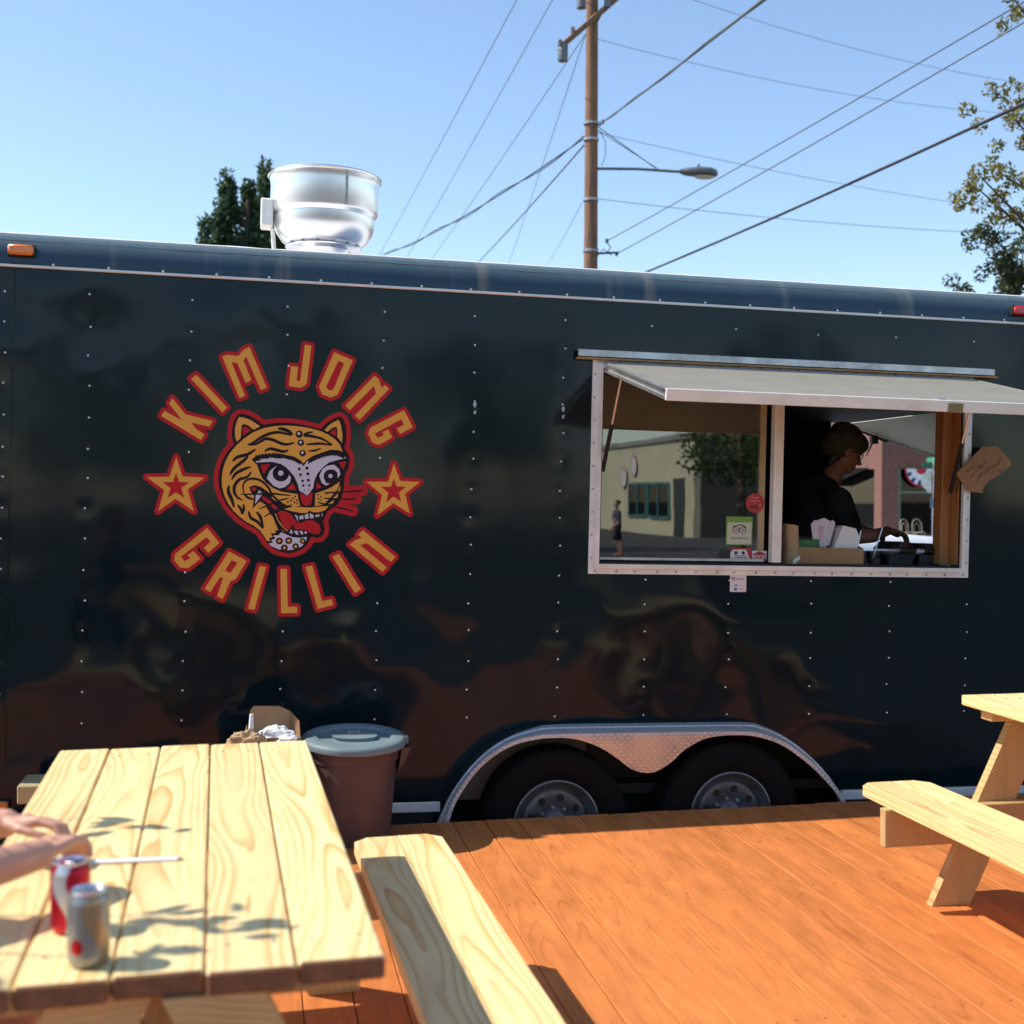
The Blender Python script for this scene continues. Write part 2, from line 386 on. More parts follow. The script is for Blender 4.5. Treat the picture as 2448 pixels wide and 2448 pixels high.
CONC = mat('concrete', (.33, .32, .30), .85, var=.25, scale=1.2, bump=.3, bscale=40)
POLEW = mat('weathered_pole_wood', (.26, .125, .065), .85, var=.45, scale=5, stretch=(6, 6, .5), bump=.6, bscale=20, dirt=(.13, .075, .05))
WIRE = mat('black_cable', (.03, .03, .032), .6, var=.2)
WIREG = mat('grey_cable', (.10, .10, .11), .6, var=.2)
LAMPG = mat('grey_lamp_housing', (.16, .17, .17), .45, .3, var=.15)
LENS = mat('cream_lamp_lens', (.75, .68, .5), .35, var=.08)
SKIN = mat('skin_fair', (.60, .30, .20), .5, var=.14, scale=18, bump=.12, bscale=160)
SKIN2 = mat('skin_tan', (.36, .17, .095), .5, var=.12, scale=18)
NAVY = mat('navy_cloth', (.015, .017, .028), .85, var=.25, scale=10, bump=.3, bscale=300)
BLK = mat('black_cotton', (.007, .007, .009), .9, var=.3, scale=10, bump=.3, bscale=300)
HAT = mat('olive_knit', (.055, .06, .035), .9, var=.3, scale=20, bump=.8, bscale=160)
HAIR = mat('black_hair', (.012, .009, .008), .5, var=.3, scale=30, stretch=(8, 8, 1))

LETTERS=[('K',[[(0.3241,0.3252),(0.3374,0.3495),(0.419,0.3071),(0.3581,0.3833),(0.3724,0.4097),(0.4316,0.3369),(0.5567,0.3106),(0.5413,0.2827),(0.4588,0.2993),(0.4826,0.2694),(0.5207,0.2467),(0.5052,0.2198)]]),('I',[[(0.4776,0.5222),(0.4538,0.5024),(0.5987,0.3523),(0.6207,0.3744)]]),('M',[[(0.5925,0.6113),(0.6157,0.6219),(0.6661,0.6174),(0.6874,0.6466),(0.7157,0.6634),(0.7997,0.4763),(0.7722,0.4624),(0.7032,0.6164),(0.6901,0.5985),(0.728,0.5065),(0.7023,0.494),(0.6617,0.5852),(0.6355,0.5875),(0.7012,0.4337),(0.6758,0.4213)]]),('J',[[(0.9723,0.6859),(1.0026,0.6822),(0.9842,0.4997),(0.9566,0.4809),(0.9014,0.4871),(0.9102,0.5823),(0.9426,0.5789),(0.9367,0.5136),(0.9523,0.5113)]]),('O',[[(1.11,0.6566),(1.1991,0.6218),(1.1308,0.4558),(1.0981,0.4404),(1.0574,0.4547),(1.0421,0.4892)],[(1.131,0.6169),(1.1582,0.6052),(1.1101,0.479),(1.0937,0.4736),(1.0781,0.4833),(1.0768,0.4943)]]),('N',[[(1.3045,0.5532),(1.3254,0.5344),(1.3374,0.4976),(1.3539,0.5113),(1.3741,0.4927),(1.2367,0.3392),(1.214,0.3595),(1.3126,0.4686),(1.3022,0.5036),(1.1895,0.3839),(1.1669,0.4035)]]),('G',[[(1.4483,0.3935),(1.4933,0.3134),(1.432,0.2787),(1.4145,0.3043),(1.4498,0.3243),(1.4361,0.35),(1.3105,0.2765),(1.3258,0.2565),(1.3553,0.2735),(1.3465,0.2852),(1.3734,0.2992),(1.3949,0.2606),(1.3321,0.2231),(1.3002,0.2333),(1.2789,0.2755),(1.2876,0.3037)]]),('G',[[(0.5401,-0.1884),(0.5975,-0.2572),(0.5483,-0.3053),(0.5272,-0.2825),(0.5578,-0.2518),(0.538,-0.2321),(0.4267,-0.3232),(0.4405,-0.3454),(0.4666,-0.3318),(0.4546,-0.3168),(0.4805,-0.2965),(0.5135,-0.3324),(0.4587,-0.3772),(0.4236,-0.3746),(0.3955,-0.3417),(0.3973,-0.3134)]]),('R',[[(0.6426,-0.2961),(0.7238,-0.3407),(0.6749,-0.4266),(0.6514,-0.4359),(0.6175,-0.5214),(0.5918,-0.5076),(0.6184,-0.418),(0.6036,-0.4181),(0.5608,-0.4883),(0.5339,-0.4722)],[(0.6553,-0.3373),(0.6823,-0.3491),(0.6506,-0.3982),(0.6255,-0.3857)]]),('I',[[(0.784,-0.3632),(0.8141,-0.3677),(0.7643,-0.5706),(0.7343,-0.5647)]]),('L',[[(0.8804,-0.3756),(0.9106,-0.3752),(0.9185,-0.5546),(0.9627,-0.5544),(0.9633,-0.5839),(0.8878,-0.5855)]]),('L',[[(0.9964,-0.365),(1.0285,-0.3585),(1.0778,-0.5266),(1.1236,-0.5171),(1.1315,-0.5449),(1.0585,-0.5651)]]),('I',[[(1.1223,-0.3153),(1.1527,-0.3013),(1.2612,-0.4696),(1.2337,-0.4885)]]),('N',[[(1.2631,-0.1861),(1.4227,-0.312),(1.4014,-0.3373),(1.2843,-0.2479),(1.2523,-0.2583),(1.3832,-0.3638),(1.3618,-0.3858),(1.2022,-0.2554),(1.2295,-0.2338),(1.2602,-0.2234),(1.2419,-0.2088)]])]
STARS=[[(0.395,0.1375),(0.4247,0.0494),(0.5253,0.0448),(0.449,-0.0115),(0.4791,-0.1123),(0.396,-0.0562),(0.3184,-0.1156),(0.3443,-0.0177),(0.2647,0.0416),(0.3661,0.0457)],[(1.4056,0.1351),(1.4374,0.0536),(1.5333,0.0508),(1.4629,-0.0081),(1.4876,-0.1029),(1.4075,-0.0543),(1.3303,-0.115),(1.352,-0.0159),(1.2747,0.0457),(1.3791,0.0483)]]
TIGER={'black':[[(0.6561,0.2062),(0.647,0.2261),(0.6441,0.2503),(0.6458,0.2828),(0.652,0.3113),(0.6614,0.334),(0.675,0.3466),(0.6967,0.3482),(0.7247,0.3403),(0.7528,0.3251),(0.7771,0.3076),(0.7912,0.3008),(0.8171,0.307),(0.857,0.3121),(0.8971,0.3135),(0.9374,0.3112),(0.9779,0.3057),(1.0186,0.2972),(1.0533,0.2878),(1.0712,0.3077),(1.0952,0.3291),(1.1194,0.3443),(1.1437,0.3526),(1.1582,0.3437),(1.1668,0.3254),(1.1736,0.2968),(1.1764,0.2598),(1.173,0.2267),(1.1682,0.2018),(1.1842,0.1816),(1.193,0.1571),(1.1936,0.1282),(1.186,0.0991),(1.1742,0.0782),(1.1714,0.0533),(1.1694,0.012),(1.1601,-0.0295),(1.1444,-0.0628),(1.1203,-0.0819),(1.0961,-0.0989),(1.0863,-0.1176),(1.0807,-0.1383),(1.0735,-0.1487),(1.0804,-0.163),(1.0837,-0.1835),(1.0781,-0.2083),(1.0621,-0.2251),(1.0418,-0.2274),(1.0255,-0.2215),(1.0155,-0.2279),(1.0137,-0.2382),(1.0019,-0.2589),(0.9821,-0.2797),(0.9501,-0.2945),(0.9179,-0.3011),(0.8816,-0.2955),(0.8492,-0.2837),(0.8247,-0.2616),(0.8084,-0.2455),(0.796,-0.2233),(0.7795,-0.2011),(0.7553,-0.1853),(0.7191,-0.1656),(0.6829,-0.1419),(0.6546,-0.114),(0.6262,-0.0782),(0.6057,-0.0381),(0.5911,0.002),(0.5865,0.0382),(0.5896,0.0788),(0.6006,0.1195),(0.6176,0.1564),(0.6368,0.1833)]],'orange':[[(0.6022,0.0387),(0.6053,0.0792),(0.6163,0.12),(0.6352,0.161),(0.6641,0.1983),(0.6991,0.2319),(0.7382,0.2616),(0.7856,0.2835),(0.8333,0.2953),(0.8893,0.3005),(0.9458,0.2992),(0.9984,0.2929),(1.0515,0.2803),(1.0925,0.2632),(1.1256,0.2416),(1.1466,0.2176),(1.1596,0.185),(1.1389,0.1926),(1.1022,0.1935),(1.0618,0.1779),(1.0215,0.1623),(0.9935,0.1431),(0.9769,0.1241),(0.9612,0.1401),(0.9326,0.1556),(0.9003,0.1616),(0.852,0.1634),(0.8001,0.1611),(0.7524,0.1503),(0.736,0.1356),(0.762,0.1119),(0.7717,0.0837),(0.7863,0.0515),(0.8068,0.0276),(0.8393,0.004),(0.8757,-0.0115),(0.9242,-0.0185),(0.9524,-0.0211),(0.957,-0.0464),(0.9665,-0.077),(0.9376,-0.0817),(0.9011,-0.0743),(0.8645,-0.0526),(0.8238,-0.0209),(0.8035,-0.0051),(0.7832,0.0087),(0.7552,0.0162),(0.7275,0.0073),(0.7359,-0.0148),(0.7522,-0.0348),(0.7455,-0.0959),(0.763,-0.0752),(0.7806,-0.0585),(0.805,-0.0784),(0.8257,-0.1146),(0.8401,-0.1307),(0.8569,-0.1712),(0.8675,-0.1955),(0.8554,-0.1916),(0.8537,-0.208),(0.8309,-0.2092),(0.842,-0.2254),(0.8242,-0.233),(0.8304,-0.246),(0.8144,-0.2446),(0.7999,-0.2212),(0.7834,-0.197),(0.7551,-0.1751),(0.7189,-0.1574),(0.6867,-0.1337),(0.6584,-0.1059),(0.632,-0.0699),(0.6134,-0.0299),(0.6048,0.0064)],[(0.8438,-0.1184),(0.8538,-0.1141),(0.8665,-0.1465),(0.8871,-0.1747),(0.9117,-0.1948),(0.9099,-0.205),(0.8876,-0.1972),(0.867,-0.171)],[(1.0354,-0.0159),(1.0737,-0.0027),(1.1141,0.0168),(1.1483,0.0424),(1.1429,0.0072),(1.123,-0.018),(1.0992,-0.0515),(1.067,-0.0707),(1.0346,-0.0755)],[(0.8915,-0.0929),(0.9295,-0.0818),(0.9739,-0.0821),(1.0064,-0.0843),(1.0469,-0.0793),(1.0997,-0.0741),(1.0838,-0.095),(1.0515,-0.106),(1.023,-0.1045),(1.0087,-0.0966),(0.9988,-0.1091),(0.9664,-0.1097),(0.9259,-0.1024)],[(1.1527,0.026),(1.1521,-0.0008),(1.1391,-0.0073)],[(1.1421,-0.0126),(1.1397,-0.0341),(1.1193,-0.0366)],[(1.1256,-0.0426),(1.1198,-0.0613),(1.0954,-0.066)],[(0.6753,0.3332),(0.6971,0.3312),(0.7291,0.3202),(0.7734,0.2933),(0.7439,0.276),(0.7177,0.2954),(0.6977,0.3016),(0.6879,0.2944),(0.6865,0.268),(0.684,0.2334),(0.6669,0.2167),(0.6593,0.2427),(0.6578,0.2751),(0.6639,0.3077)],[(1.0717,0.2851),(1.0916,0.3084),(1.1157,0.3257),(1.1379,0.3368),(1.1487,0.3124),(1.157,0.2674),(1.1567,0.2261),(1.1335,0.2542),(1.1327,0.2954),(1.1264,0.3034),(1.1081,0.2966),(1.0861,0.2774)],[(0.838,-0.0287),(0.8604,-0.0486),(0.8526,-0.0569),(0.8322,-0.0411)],[(0.7846,-0.0584),(0.8108,-0.0701),(0.805,-0.0784),(0.7807,-0.0646)]],'red':[[(0.6921,0.2844),(0.7059,0.2889),(0.732,0.2756),(0.6949,0.2439)],[(1.0984,0.2757),(1.1225,0.295),(1.1294,0.2582),(1.1171,0.2599)],[(0.7771,0.1124),(0.823,0.1169),(0.8075,0.0928),(0.7932,0.068)],[(0.8996,-0.0019),(0.9303,0.0328),(0.944,-0.0025)],[(1.1423,0.133),(1.1761,0.1401),(1.1655,0.1006)],[(1.0436,0.0377),(1.0652,0.0136),(1.0378,0.0039)],[(0.9644,-0.0155),(0.9889,-0.0252),(0.9971,-0.0312),(1.0109,-0.0124),(1.0231,-0.0141),(1.0218,-0.045),(1.0142,-0.0698),(0.994,-0.0764),(0.9777,-0.0685),(0.9682,-0.0421)],[(0.8616,-0.1057),(0.8856,-0.102),(0.9181,-0.1128),(0.9346,-0.1329),(0.9553,-0.1571),(0.9714,-0.1568),(0.9995,-0.144),(1.032,-0.1454),(1.0568,-0.1634),(1.0646,-0.188),(1.0577,-0.2087),(1.0354,-0.209),(1.0088,-0.1992),(0.9843,-0.1894),(0.9479,-0.1892),(0.9312,-0.1657),(0.9196,-0.1885),(0.8954,-0.1869),(0.8787,-0.1544)],[(0.7355,0.0035),(0.7554,0.006),(0.7635,-0.004),(0.7498,-0.0145)],[(0.7921,-0.0338),(0.8245,-0.0535),(0.8654,-0.0934),(0.8535,-0.0998),(0.8086,-0.062),(0.7884,-0.0482)]],'white':[[(0.7561,0.128),(0.7807,0.1328),(0.7745,0.1428),(0.7965,0.1414),(0.8204,0.1421),(0.8163,0.1501),(0.8444,0.1448),(0.8685,0.1435),(0.8884,0.1502),(0.9129,0.1366),(0.9127,0.1468),(0.9371,0.1332),(0.9573,0.1338),(0.9772,0.1106),(0.9937,0.1349),(1.0137,0.1437),(1.0339,0.1483),(1.0378,0.1567),(1.062,0.1656),(1.0743,0.1639),(1.0781,0.1743),(1.1107,0.1753),(1.1188,0.1796),(1.1434,0.1742),(1.1601,0.1623),(1.1744,0.1628),(1.1733,0.1545),(1.1359,0.1451),(1.0953,0.1316),(1.0673,0.1082),(1.0435,0.0788),(1.03,0.0456),(1.0247,0.0085),(0.9971,-0.0271),(0.9765,-0.0132),(0.9602,-0.0054),(0.9535,0.0231),(0.9366,0.0596),(0.9098,0.0916),(0.873,0.1191),(0.8287,0.1281),(0.7888,0.1249),(0.761,0.1221)],[(0.8083,0.0501),(0.8216,0.0851),(0.8531,0.1104),(0.8396,0.0856),(0.838,0.0651),(0.8485,0.045),(0.8747,0.0383),(0.8986,0.0504),(0.9061,0.0772),(0.9206,0.055),(0.9151,0.0304),(0.8953,0.0115),(0.8694,0.0035),(0.8391,0.0162)],[(1.0519,0.0667),(1.0674,0.102),(1.0916,0.1171),(1.12,0.1229),(1.145,0.1021),(1.1516,0.0776),(1.1398,0.0587),(1.1371,0.0854),(1.1205,0.0994),(1.0961,0.0967),(1.076,0.0797),(1.0745,0.0549),(1.0851,0.0346),(1.1035,0.0331),(1.0854,0.0215),(1.0648,0.0341)],[(0.7736,-0.0066),(0.7886,-0.0197),(0.7663,-0.0222)],[(0.7601,-0.0285),(0.7872,-0.0299),(0.757,-0.0733)],[(0.9403,-0.1185),(0.9554,-0.1235),(0.9584,-0.1521)],[(0.9619,-0.1262),(0.9808,-0.1197),(0.9832,-0.1381),(0.9651,-0.1413)],[(0.9869,-0.1204),(1.0029,-0.1111),(1.0074,-0.1356),(0.9905,-0.138)],[(1.011,-0.1101),(1.0294,-0.1187),(1.0297,-0.1331),(1.0135,-0.1355)],[(1.0375,-0.1186),(1.0578,-0.1149),(1.0559,-0.1244),(1.0398,-0.1288)],[(1.0678,-0.1097),(1.0727,-0.1096),(1.0683,-0.1303)],[(0.9256,-0.1863),(0.9354,-0.2087),(0.918,-0.2069)],[(0.9379,-0.1951),(0.9561,-0.1948),(0.9613,-0.2136),(0.9504,-0.2125)],[(0.9642,-0.1959),(0.9783,-0.1944),(0.9839,-0.2099),(0.9734,-0.2125)],[(0.9865,-0.1996),(0.9945,-0.1966),(1.0028,-0.2034),(0.9928,-0.2098)],[(0.8797,-0.2027),(0.9,-0.2113),(0.9325,-0.2251),(0.9689,-0.2286),(1.0004,-0.2228),(0.9975,-0.2405),(0.9778,-0.2675),(0.9498,-0.2822),(0.9096,-0.2881),(0.8693,-0.2834),(0.8369,-0.2695),(0.8227,-0.2575),(0.8446,-0.251),(0.8343,-0.241),(0.8542,-0.2325),(0.8439,-0.2184),(0.868,-0.218)]],'red2':[],'strokes':[([(0.8555,0.2851),(0.8777,0.2834),(0.906,0.2733),(0.9244,0.2576)],0.0085),([(0.9185,0.2554),(0.8982,0.2608),(0.8579,0.2676),(0.818,0.2602),(0.7785,0.2406),(0.7392,0.2129),(0.7175,0.2049)],0.0068),([(0.7175,0.2041),(0.7552,0.2093),(0.7986,0.2343),(0.8346,0.2302),(0.8791,0.2132),(0.9113,0.2143),(0.9332,0.2231)],0.0072),([(0.7958,0.176),(0.8195,0.1889),(0.8516,0.1838),(0.8839,0.1775),(0.9058,0.1855)],0.0076),([(1.0191,0.2743),(0.9909,0.268),(0.981,0.2574),(1.0114,0.2543),(1.0604,0.2436),(1.1098,0.2164)],0.0068),([(0.9879,0.2146),(1.0203,0.2177),(1.0568,0.2209),(1.1099,0.2144)],0.0059),([(0.9987,0.1842),(1.0291,0.1872),(1.0573,0.1983)],0.0046),([(0.6498,0.125),(0.6731,0.1459),(0.7165,0.1594),(0.7557,0.1849)],0.0076),([(0.6392,0.0619),(0.6584,0.0928),(0.7012,0.1305),(0.7206,0.1514)],0.0076),([(0.6476,0.0398),(0.6668,0.0687),(0.702,0.0899),(0.7335,0.101)],0.0072),([(0.736,0.0787),(0.7186,0.0538),(0.6832,0.0407),(0.662,0.0118),(0.6606,-0.0166),(0.6729,-0.0406),(0.697,-0.0563)],0.0072),([(0.6363,0.0112),(0.6337,-0.0172),(0.6494,-0.0533),(0.6621,-0.0916)],0.008),([(0.6776,-0.0771),(0.694,-0.1011),(0.6983,-0.1213)],0.0063),([(0.7033,-0.0745),(0.7058,-0.0968),(0.6984,-0.1233)],0.0059),([(0.7278,-0.1065),(0.7384,-0.1367),(0.7707,-0.1565),(0.7952,-0.1866)],0.0072),([(0.7637,-0.1098),(0.7821,-0.1318),(0.7972,-0.1865)],0.0068),([(0.7043,-0.0237),(0.7004,0.0128),(0.715,0.0375),(0.7466,0.0464),(0.7826,0.0372),(0.8152,0.0075),(0.836,-0.0287),(0.8646,-0.0567),(0.8972,-0.0764)],0.0055),([(0.7043,-0.0237),(0.7246,-0.0435),(0.7526,-0.051)],0.0055),([(0.6885,-0.0281),(0.752,-0.0258),(0.8318,-0.0215),(0.88,-0.0257),(0.9203,-0.0288)],0.0042),([(0.7754,-0.0953),(0.8249,-0.0739),(0.8726,-0.0524),(0.9125,-0.0413)],0.0042),([(0.8001,-0.1315),(0.8416,-0.1062),(0.8893,-0.0868),(0.9293,-0.0716)],0.0042),([(0.7806,-0.0585),(0.817,-0.0781),(0.8417,-0.1143),(0.8627,-0.1588),(0.8915,-0.191),(0.92,-0.2069)],0.0055),([(0.8238,-0.0209),(0.8564,-0.0487),(0.8893,-0.0827)],0.0051),([(1.0739,-0.0129),(1.1228,-0.0097),(1.1637,-0.0067)],0.0038),([(1.0745,-0.0376),(1.1153,-0.0408),(1.1562,-0.0399)],0.0038),([(1.0485,-0.0588),(1.0832,-0.0662),(1.1365,-0.0754)],0.0038),([(1.1469,0.0115),(1.1151,-0.0305),(1.0752,-0.0726)],0.0038)],'whisk':[([(1.1596,-0.0068),(1.2087,-0.0027),(1.2621,0.0039)],0.0042),([(1.148,-0.0401),(1.189,-0.0404),(1.2342,-0.0369)],0.0038),([(1.1283,-0.0764),(1.1736,-0.087),(1.2169,-0.0976)],0.0038)],'bdots':[((0.9546,0.2615),0.0169),((0.9627,0.222),0.0152),((0.9722,0.1724),0.0152),((0.8731,0.0742),0.038),((1.1048,0.0673),0.0321),((0.8725,-0.2445),0.0161),((0.9159,-0.2418),0.0161),((0.9813,-0.2428),0.0135),((0.8965,-0.2768),0.0161),((0.9487,-0.2687),0.0152),((0.958,0.0978),0.0068),((0.9935,0.1029),0.0076),((0.9647,0.0705),0.0068),((0.999,0.0755),0.0076),((0.9746,0.0421),0.0063),((1.002,0.0457),0.0072),((0.9787,0.0197),0.0059),((1.0062,0.0216),0.0059),((0.9844,-0.0027),0.0034),((1.0026,0.0006),0.0034),((0.9426,-0.0324),0.0042),((0.9319,-0.0421),0.0042),((0.9229,-0.0533),0.0042),((0.9392,-0.0612),0.0042),((0.949,-0.0507),0.0042),((0.9514,-0.0662),0.0038),((0.9081,-0.0598),0.0042),((1.0477,-0.0218),0.0038),((1.0621,-0.0309),0.0038),((1.0501,-0.041),0.0038),((1.0625,-0.0482),0.0038),((1.0505,-0.0587),0.0034),((1.0883,-0.0167),0.0034)],'wdots':[((0.9525,0.2647),0.0068),((0.9615,0.224),0.0063),((0.971,0.1752),0.0063),((0.8723,0.0758),0.0127),((1.1048,0.0681),0.0101)],'odots':[((0.8725,-0.2445),0.0072),((0.9159,-0.2418),0.0076),((0.9813,-0.2428),0.0063),((0.8965,-0.2768),0.0068),((0.9487,-0.2687),0.0072)]}
TIGER_O=(0.5369,0.4134)
TIGER_S=0.0004069
# ------------------------------------------------------------------ ground and deck
g = 320.0
ground = link('ground', mesh('ground', [(-g, -g, -.34), (g, -g, -.34), (g, g, -.34), (-g, g, -.34)], [(0, 1, 2, 3)], ASPH))
tag(ground, 'grey asphalt ground around the deck and the trailer', None, kind='structure')
pave = MB().box((13.5, 27.5, -.34), (60, 60, -.2), .02).build('pavement', CONC)
tag(pave, 'concrete pavement in front of the brick building', kind='structure')

deck = empty('deck', (0, 0, 0)); tag(deck, 'orange stained timber deck in front of the trailer', kind='structure')
PITCH = .1515
pl_me = None
for k in range(-17, 22):
    x = 1.504+PITCH*k+PITCH/2
    if pl_me is None:
        pl_me = board_box(4.9, PITCH-.0035, .034, bev=.0022).build('plank', DECKW, deck)
        o = pl_me; pl_me = o.data
    else:
        o = link('plank', pl_me, deck)
    o.location = (x+random.uniform(-.001, .001), -.257-2.45+random.uniform(-.006, .006), -.017+random.uniform(-.0015, .0005))
for y in (-.32, -1.45, -2.6, -3.75, -4.9, -5.1):
    MB().box((-1.07, y-.02, -.2), (4.83, y+.02, -.0355)).build('joist', PINE2, deck)

dsc = MB()
for k in range(-17, 22):
    for yj in (-.32, -1.45, -2.6, -3.75, -4.9):
        for s_ in (-.045, .045):
            x = 1.504+PITCH*k+PITCH/2+s_+random.uniform(-.006, .006); y = yj+random.uniform(-.008, .008)
            dsc.lathe([(.0045, .0), (.003, .0012), (0, .0012)], (x, y, -.0002), 6, 'z', cap=False)
tag(dsc.build('deck_screws', mat('dull_screws', (.20, .08, .03), .6, .2), deck), kind='stuff')

# ------------------------------------------------------------------ the food trailer
PX = 2.2; TILT = R(1.13)
tr = empty('food_trailer', (PX, 0, 1.52), ry=TILT)
tag(tr, 'dark green riveted food trailer with tiger head emblem and open serving window', 'trailer')
def X(x): return x-PX
class TB(MB):
    """MB in trailer coordinates: x along the side, y into the trailer, z up from eye level"""
    def build(s, name, mats, parent=None, smooth=False):
        s.v = [(a-PX, b, c) for a, b, c in s.v]
        return MB.build(s, name, mats, parent or tr, smooth)

XL, XR, DEPTH = -1.6, 6.6, 2.25
WX0, WX1, WZ0, WZ1 = 2.40, 4.447, -.365, .672           # hole for the serving window
UARCH = [(1.63, -1.66), (1.677, -1.54), (1.726, -1.447), (1.802, -1.343), (1.89, -1.256), (2.002, -1.186), (2.116, -1.148), (2.231, -1.131), (2.701, -1.131),
         (3.211, -1.133), (3.31, -1.149), (3.436, -1.203), (3.565, -1.294), (3.669, -1.402), (3.735, -1.498), (3.756, -1.552), (3.79, -1.66)]
rowz = [-1.09+.1397*j for j in range(15)]
rivets = []
for k in range(-3, 14):
    x = .447*k
    if k == -1: x = -.362
    for z in rowz:
        if WX0-.09 < x < WX1+.06 and WZ0-.06 < z < WZ1+.08: continue
        inside = 1.6 < x < 3.8 and z < -1.1
        if inside: continue
        rivets.append((x+random.uniform(-.006, .006), z+random.uniform(-.006, .006)))
    if k > 5 and WX0 < x < WX1: rivets.append((x, WZ0-.045))
def in_emblem(x, z): return (x-.90)**2+(z-.05)**2 < .70**2
dimple = [(x, z, random.uniform(.0001, .0009)*(1.8 if z < -.4 else 1)) for x, z in rivets if not in_emblem(x, z)]
dbin = {}
for x, z, a in dimple:
    for i in (-1, 0, 1):
        for j in (-1, 0, 1): dbin.setdefault((math.floor(x/.12)+i, math.floor(z/.12)+j), []).append((x, z, a))
def sstep(a, b, t): t = min(1, max(0, (t-a)/(b-a))); return t*t*(3-2*t)
def dent(x, z):
    low = sstep(-.30, -.62, z); upl = sstep(.35, .62, z)*sstep(1.35, .7, x); mid = sstep(1.45, 1.8, x)*.35
    amp = .0011+.0115*low+.0095*upl+.0018*mid
    e = math.hypot(x-.90, z-.05); amp *= .10+.90*sstep(.62, .80, e)
    d = amp*noise.noise((x*1.9, z*2.4, 3.1))+.45*amp*noise.noise((x*4.6+9, z*4.2, 7.7))
    pil = math.sin(math.pi*x/.447)
    d += amp*.32*pil*pil*(noise.noise((x*.8, z*1.3, 11.)))
    for rx, rz, a in dbin.get((math.floor(x/.12), math.floor(z/.12)), ()):
        d += a*math.exp(-((x-rx)**2+(z-rz)**2)/(2*.022**2))
    return d
from mathutils import geometry
def in_arch(x, z):
    if not 1.66 < x < 3.77: return False
    top = None
    for (xa, za), (xb, zb) in zip(UARCH, UARCH[1:]):
        if xa <= x <= xb: top = za+(zb-za)*(x-xa)/(xb-xa)
    return top is not None and z < top-.012
seams = [-1.565, -.33, .905, 2.14, 3.375, 4.61, 5.85]
edges = [XL]+[s for s in seams if s > XL+.1]+[XR]
side = empty('side_wall', parent=tr)
def wall_panel(x0, x1, z0=-1.50, z1=.985):
    nx = max(2, round((x1-x0)/.0175)); nz = round((z1-z0)/.0175)
    idx = {}; vs = []; fs = []
    xs = [x0+.0002+(x1-x0-.0004)*i/nx for i in range(nx+1)]; zs = [z0+(z1-z0)*j/nz for j in range(nz+1)]
    def vid(i, j):
        if (i, j) not in idx: idx[(i, j)] = len(vs); vs.append((X(xs[i]), dent(xs[i], zs[j]), zs[j]))
        return idx[(i, j)]
    for i in range(nx):
        for j in range(nz):
            cx, cz = (xs[i]+xs[i+1])/2, (zs[j]+zs[j+1])/2
            if WX0 < cx < WX1 and WZ0 < cz < WZ1: continue
            if in_arch(cx, cz): continue
            fs.append((vid(i, j), vid(i+1, j), vid(i+1, j+1), vid(i, j+1)))
    link('panel', mesh('panel', vs, fs, PAINT, True), side)
for a, b in zip(edges, edges[1:]): wall_panel(a, b)
# lapped joint strips
for s in seams[1:6]:
    if s in (2.14,): spans = [(-1.12, .985)]
    elif s == 3.375: spans = [(.70, .985), (-1.12, -.40)]
    else: spans = [(-1.5, .985)]
    for z0, z1 in spans:
        if s == .905: TB().box((s-.003, .004, z0), (s+.003, .012, z1)).build('seam_backing', GASK, side)
        elif s < 0: TB().box((s-.004, -.0045, z0), (s+.004, .004, z1)).build('lap_edge', PAINT, side)

# shell behind the skin: end walls, back wall with its own opening, floor, ceiling
sh = TB()
sh.box((XL, .03, -1.5), (XL+.05, DEPTH, 1.13)); sh.box((XR-.05, .03, -1.5), (XR, DEPTH, 1.13))
sh.box((XL+.05, .03, -1.5), (WX0, .07, 1.10)); sh.box((WX1, .03, -1.5), (XR-.05, .07, 1.10))
sh.box((WX0, .03, -1.05), (WX1, .07, WZ0)); sh.box((WX0, .03, WZ1), (WX1, .07, 1.10))
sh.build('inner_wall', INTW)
bw = TB(); OX0, OX1, OZ0, OZ1 = 4.74, 5.80, -.42, .672
bw.box((XL+.05, DEPTH-.06, -1.5), (OX0, DEPTH, 1.10)); bw.box((OX1, DEPTH-.06, -1.5), (XR-.05, DEPTH, 1.10))
bw.box((OX0, DEPTH-.06, -1.5), (OX1, DEPTH, OZ0)); bw.box((OX0, DEPTH-.06, OZ1), (OX1, DEPTH, 1.10))
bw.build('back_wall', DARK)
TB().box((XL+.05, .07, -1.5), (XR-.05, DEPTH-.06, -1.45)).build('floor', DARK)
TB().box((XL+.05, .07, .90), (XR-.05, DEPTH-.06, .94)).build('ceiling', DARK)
TB().box((3.3, 1.0, .575), (4.866, DEPTH-.061, .899)).build('range_hood', mat('sooty_steel', (.03, .03, .03), .6, .3))
TB().box((2.1, .07, -.40), (4.9, .58, -.34), .006).build('counter', ALUD)
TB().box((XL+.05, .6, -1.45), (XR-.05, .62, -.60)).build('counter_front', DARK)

# cove moulding and roof
nseg = 10
prof = [(-.004, .985)]+[(-.004-.010*math.sin(math.pi*i/nseg)+.16*(1-math.cos(math.pi/2*i/nseg)), .985+.165*math.sin(math.pi/2*i/nseg)) for i in range(1, nseg+1)]
vs = []; fs = []; NXC = 240
for i in range(NXC+1):
    x = XL+(XR-XL)*i/NXC
    for j, (y, z) in enumerate(prof):
        wv = .0035*noise.noise((x*2.3, j*.3, 1.))+.0015*noise.noise((x*9, j*.5, 4.))
        vs.append((X(x), y+wv, z+(.5*wv if j > 4 else 0)))
n = len(prof)
for i in range(NXC):
    for j in range(n-1): fs.append((i*n+j, (i+1)*n+j, (i+1)*n+j+1, i*n+j+1))
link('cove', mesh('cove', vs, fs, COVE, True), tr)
rf = TB().box((XL-.02, .135, 1.10), (XR+.02, DEPTH+.02, 1.146)); rf.build('roof', ALUW)
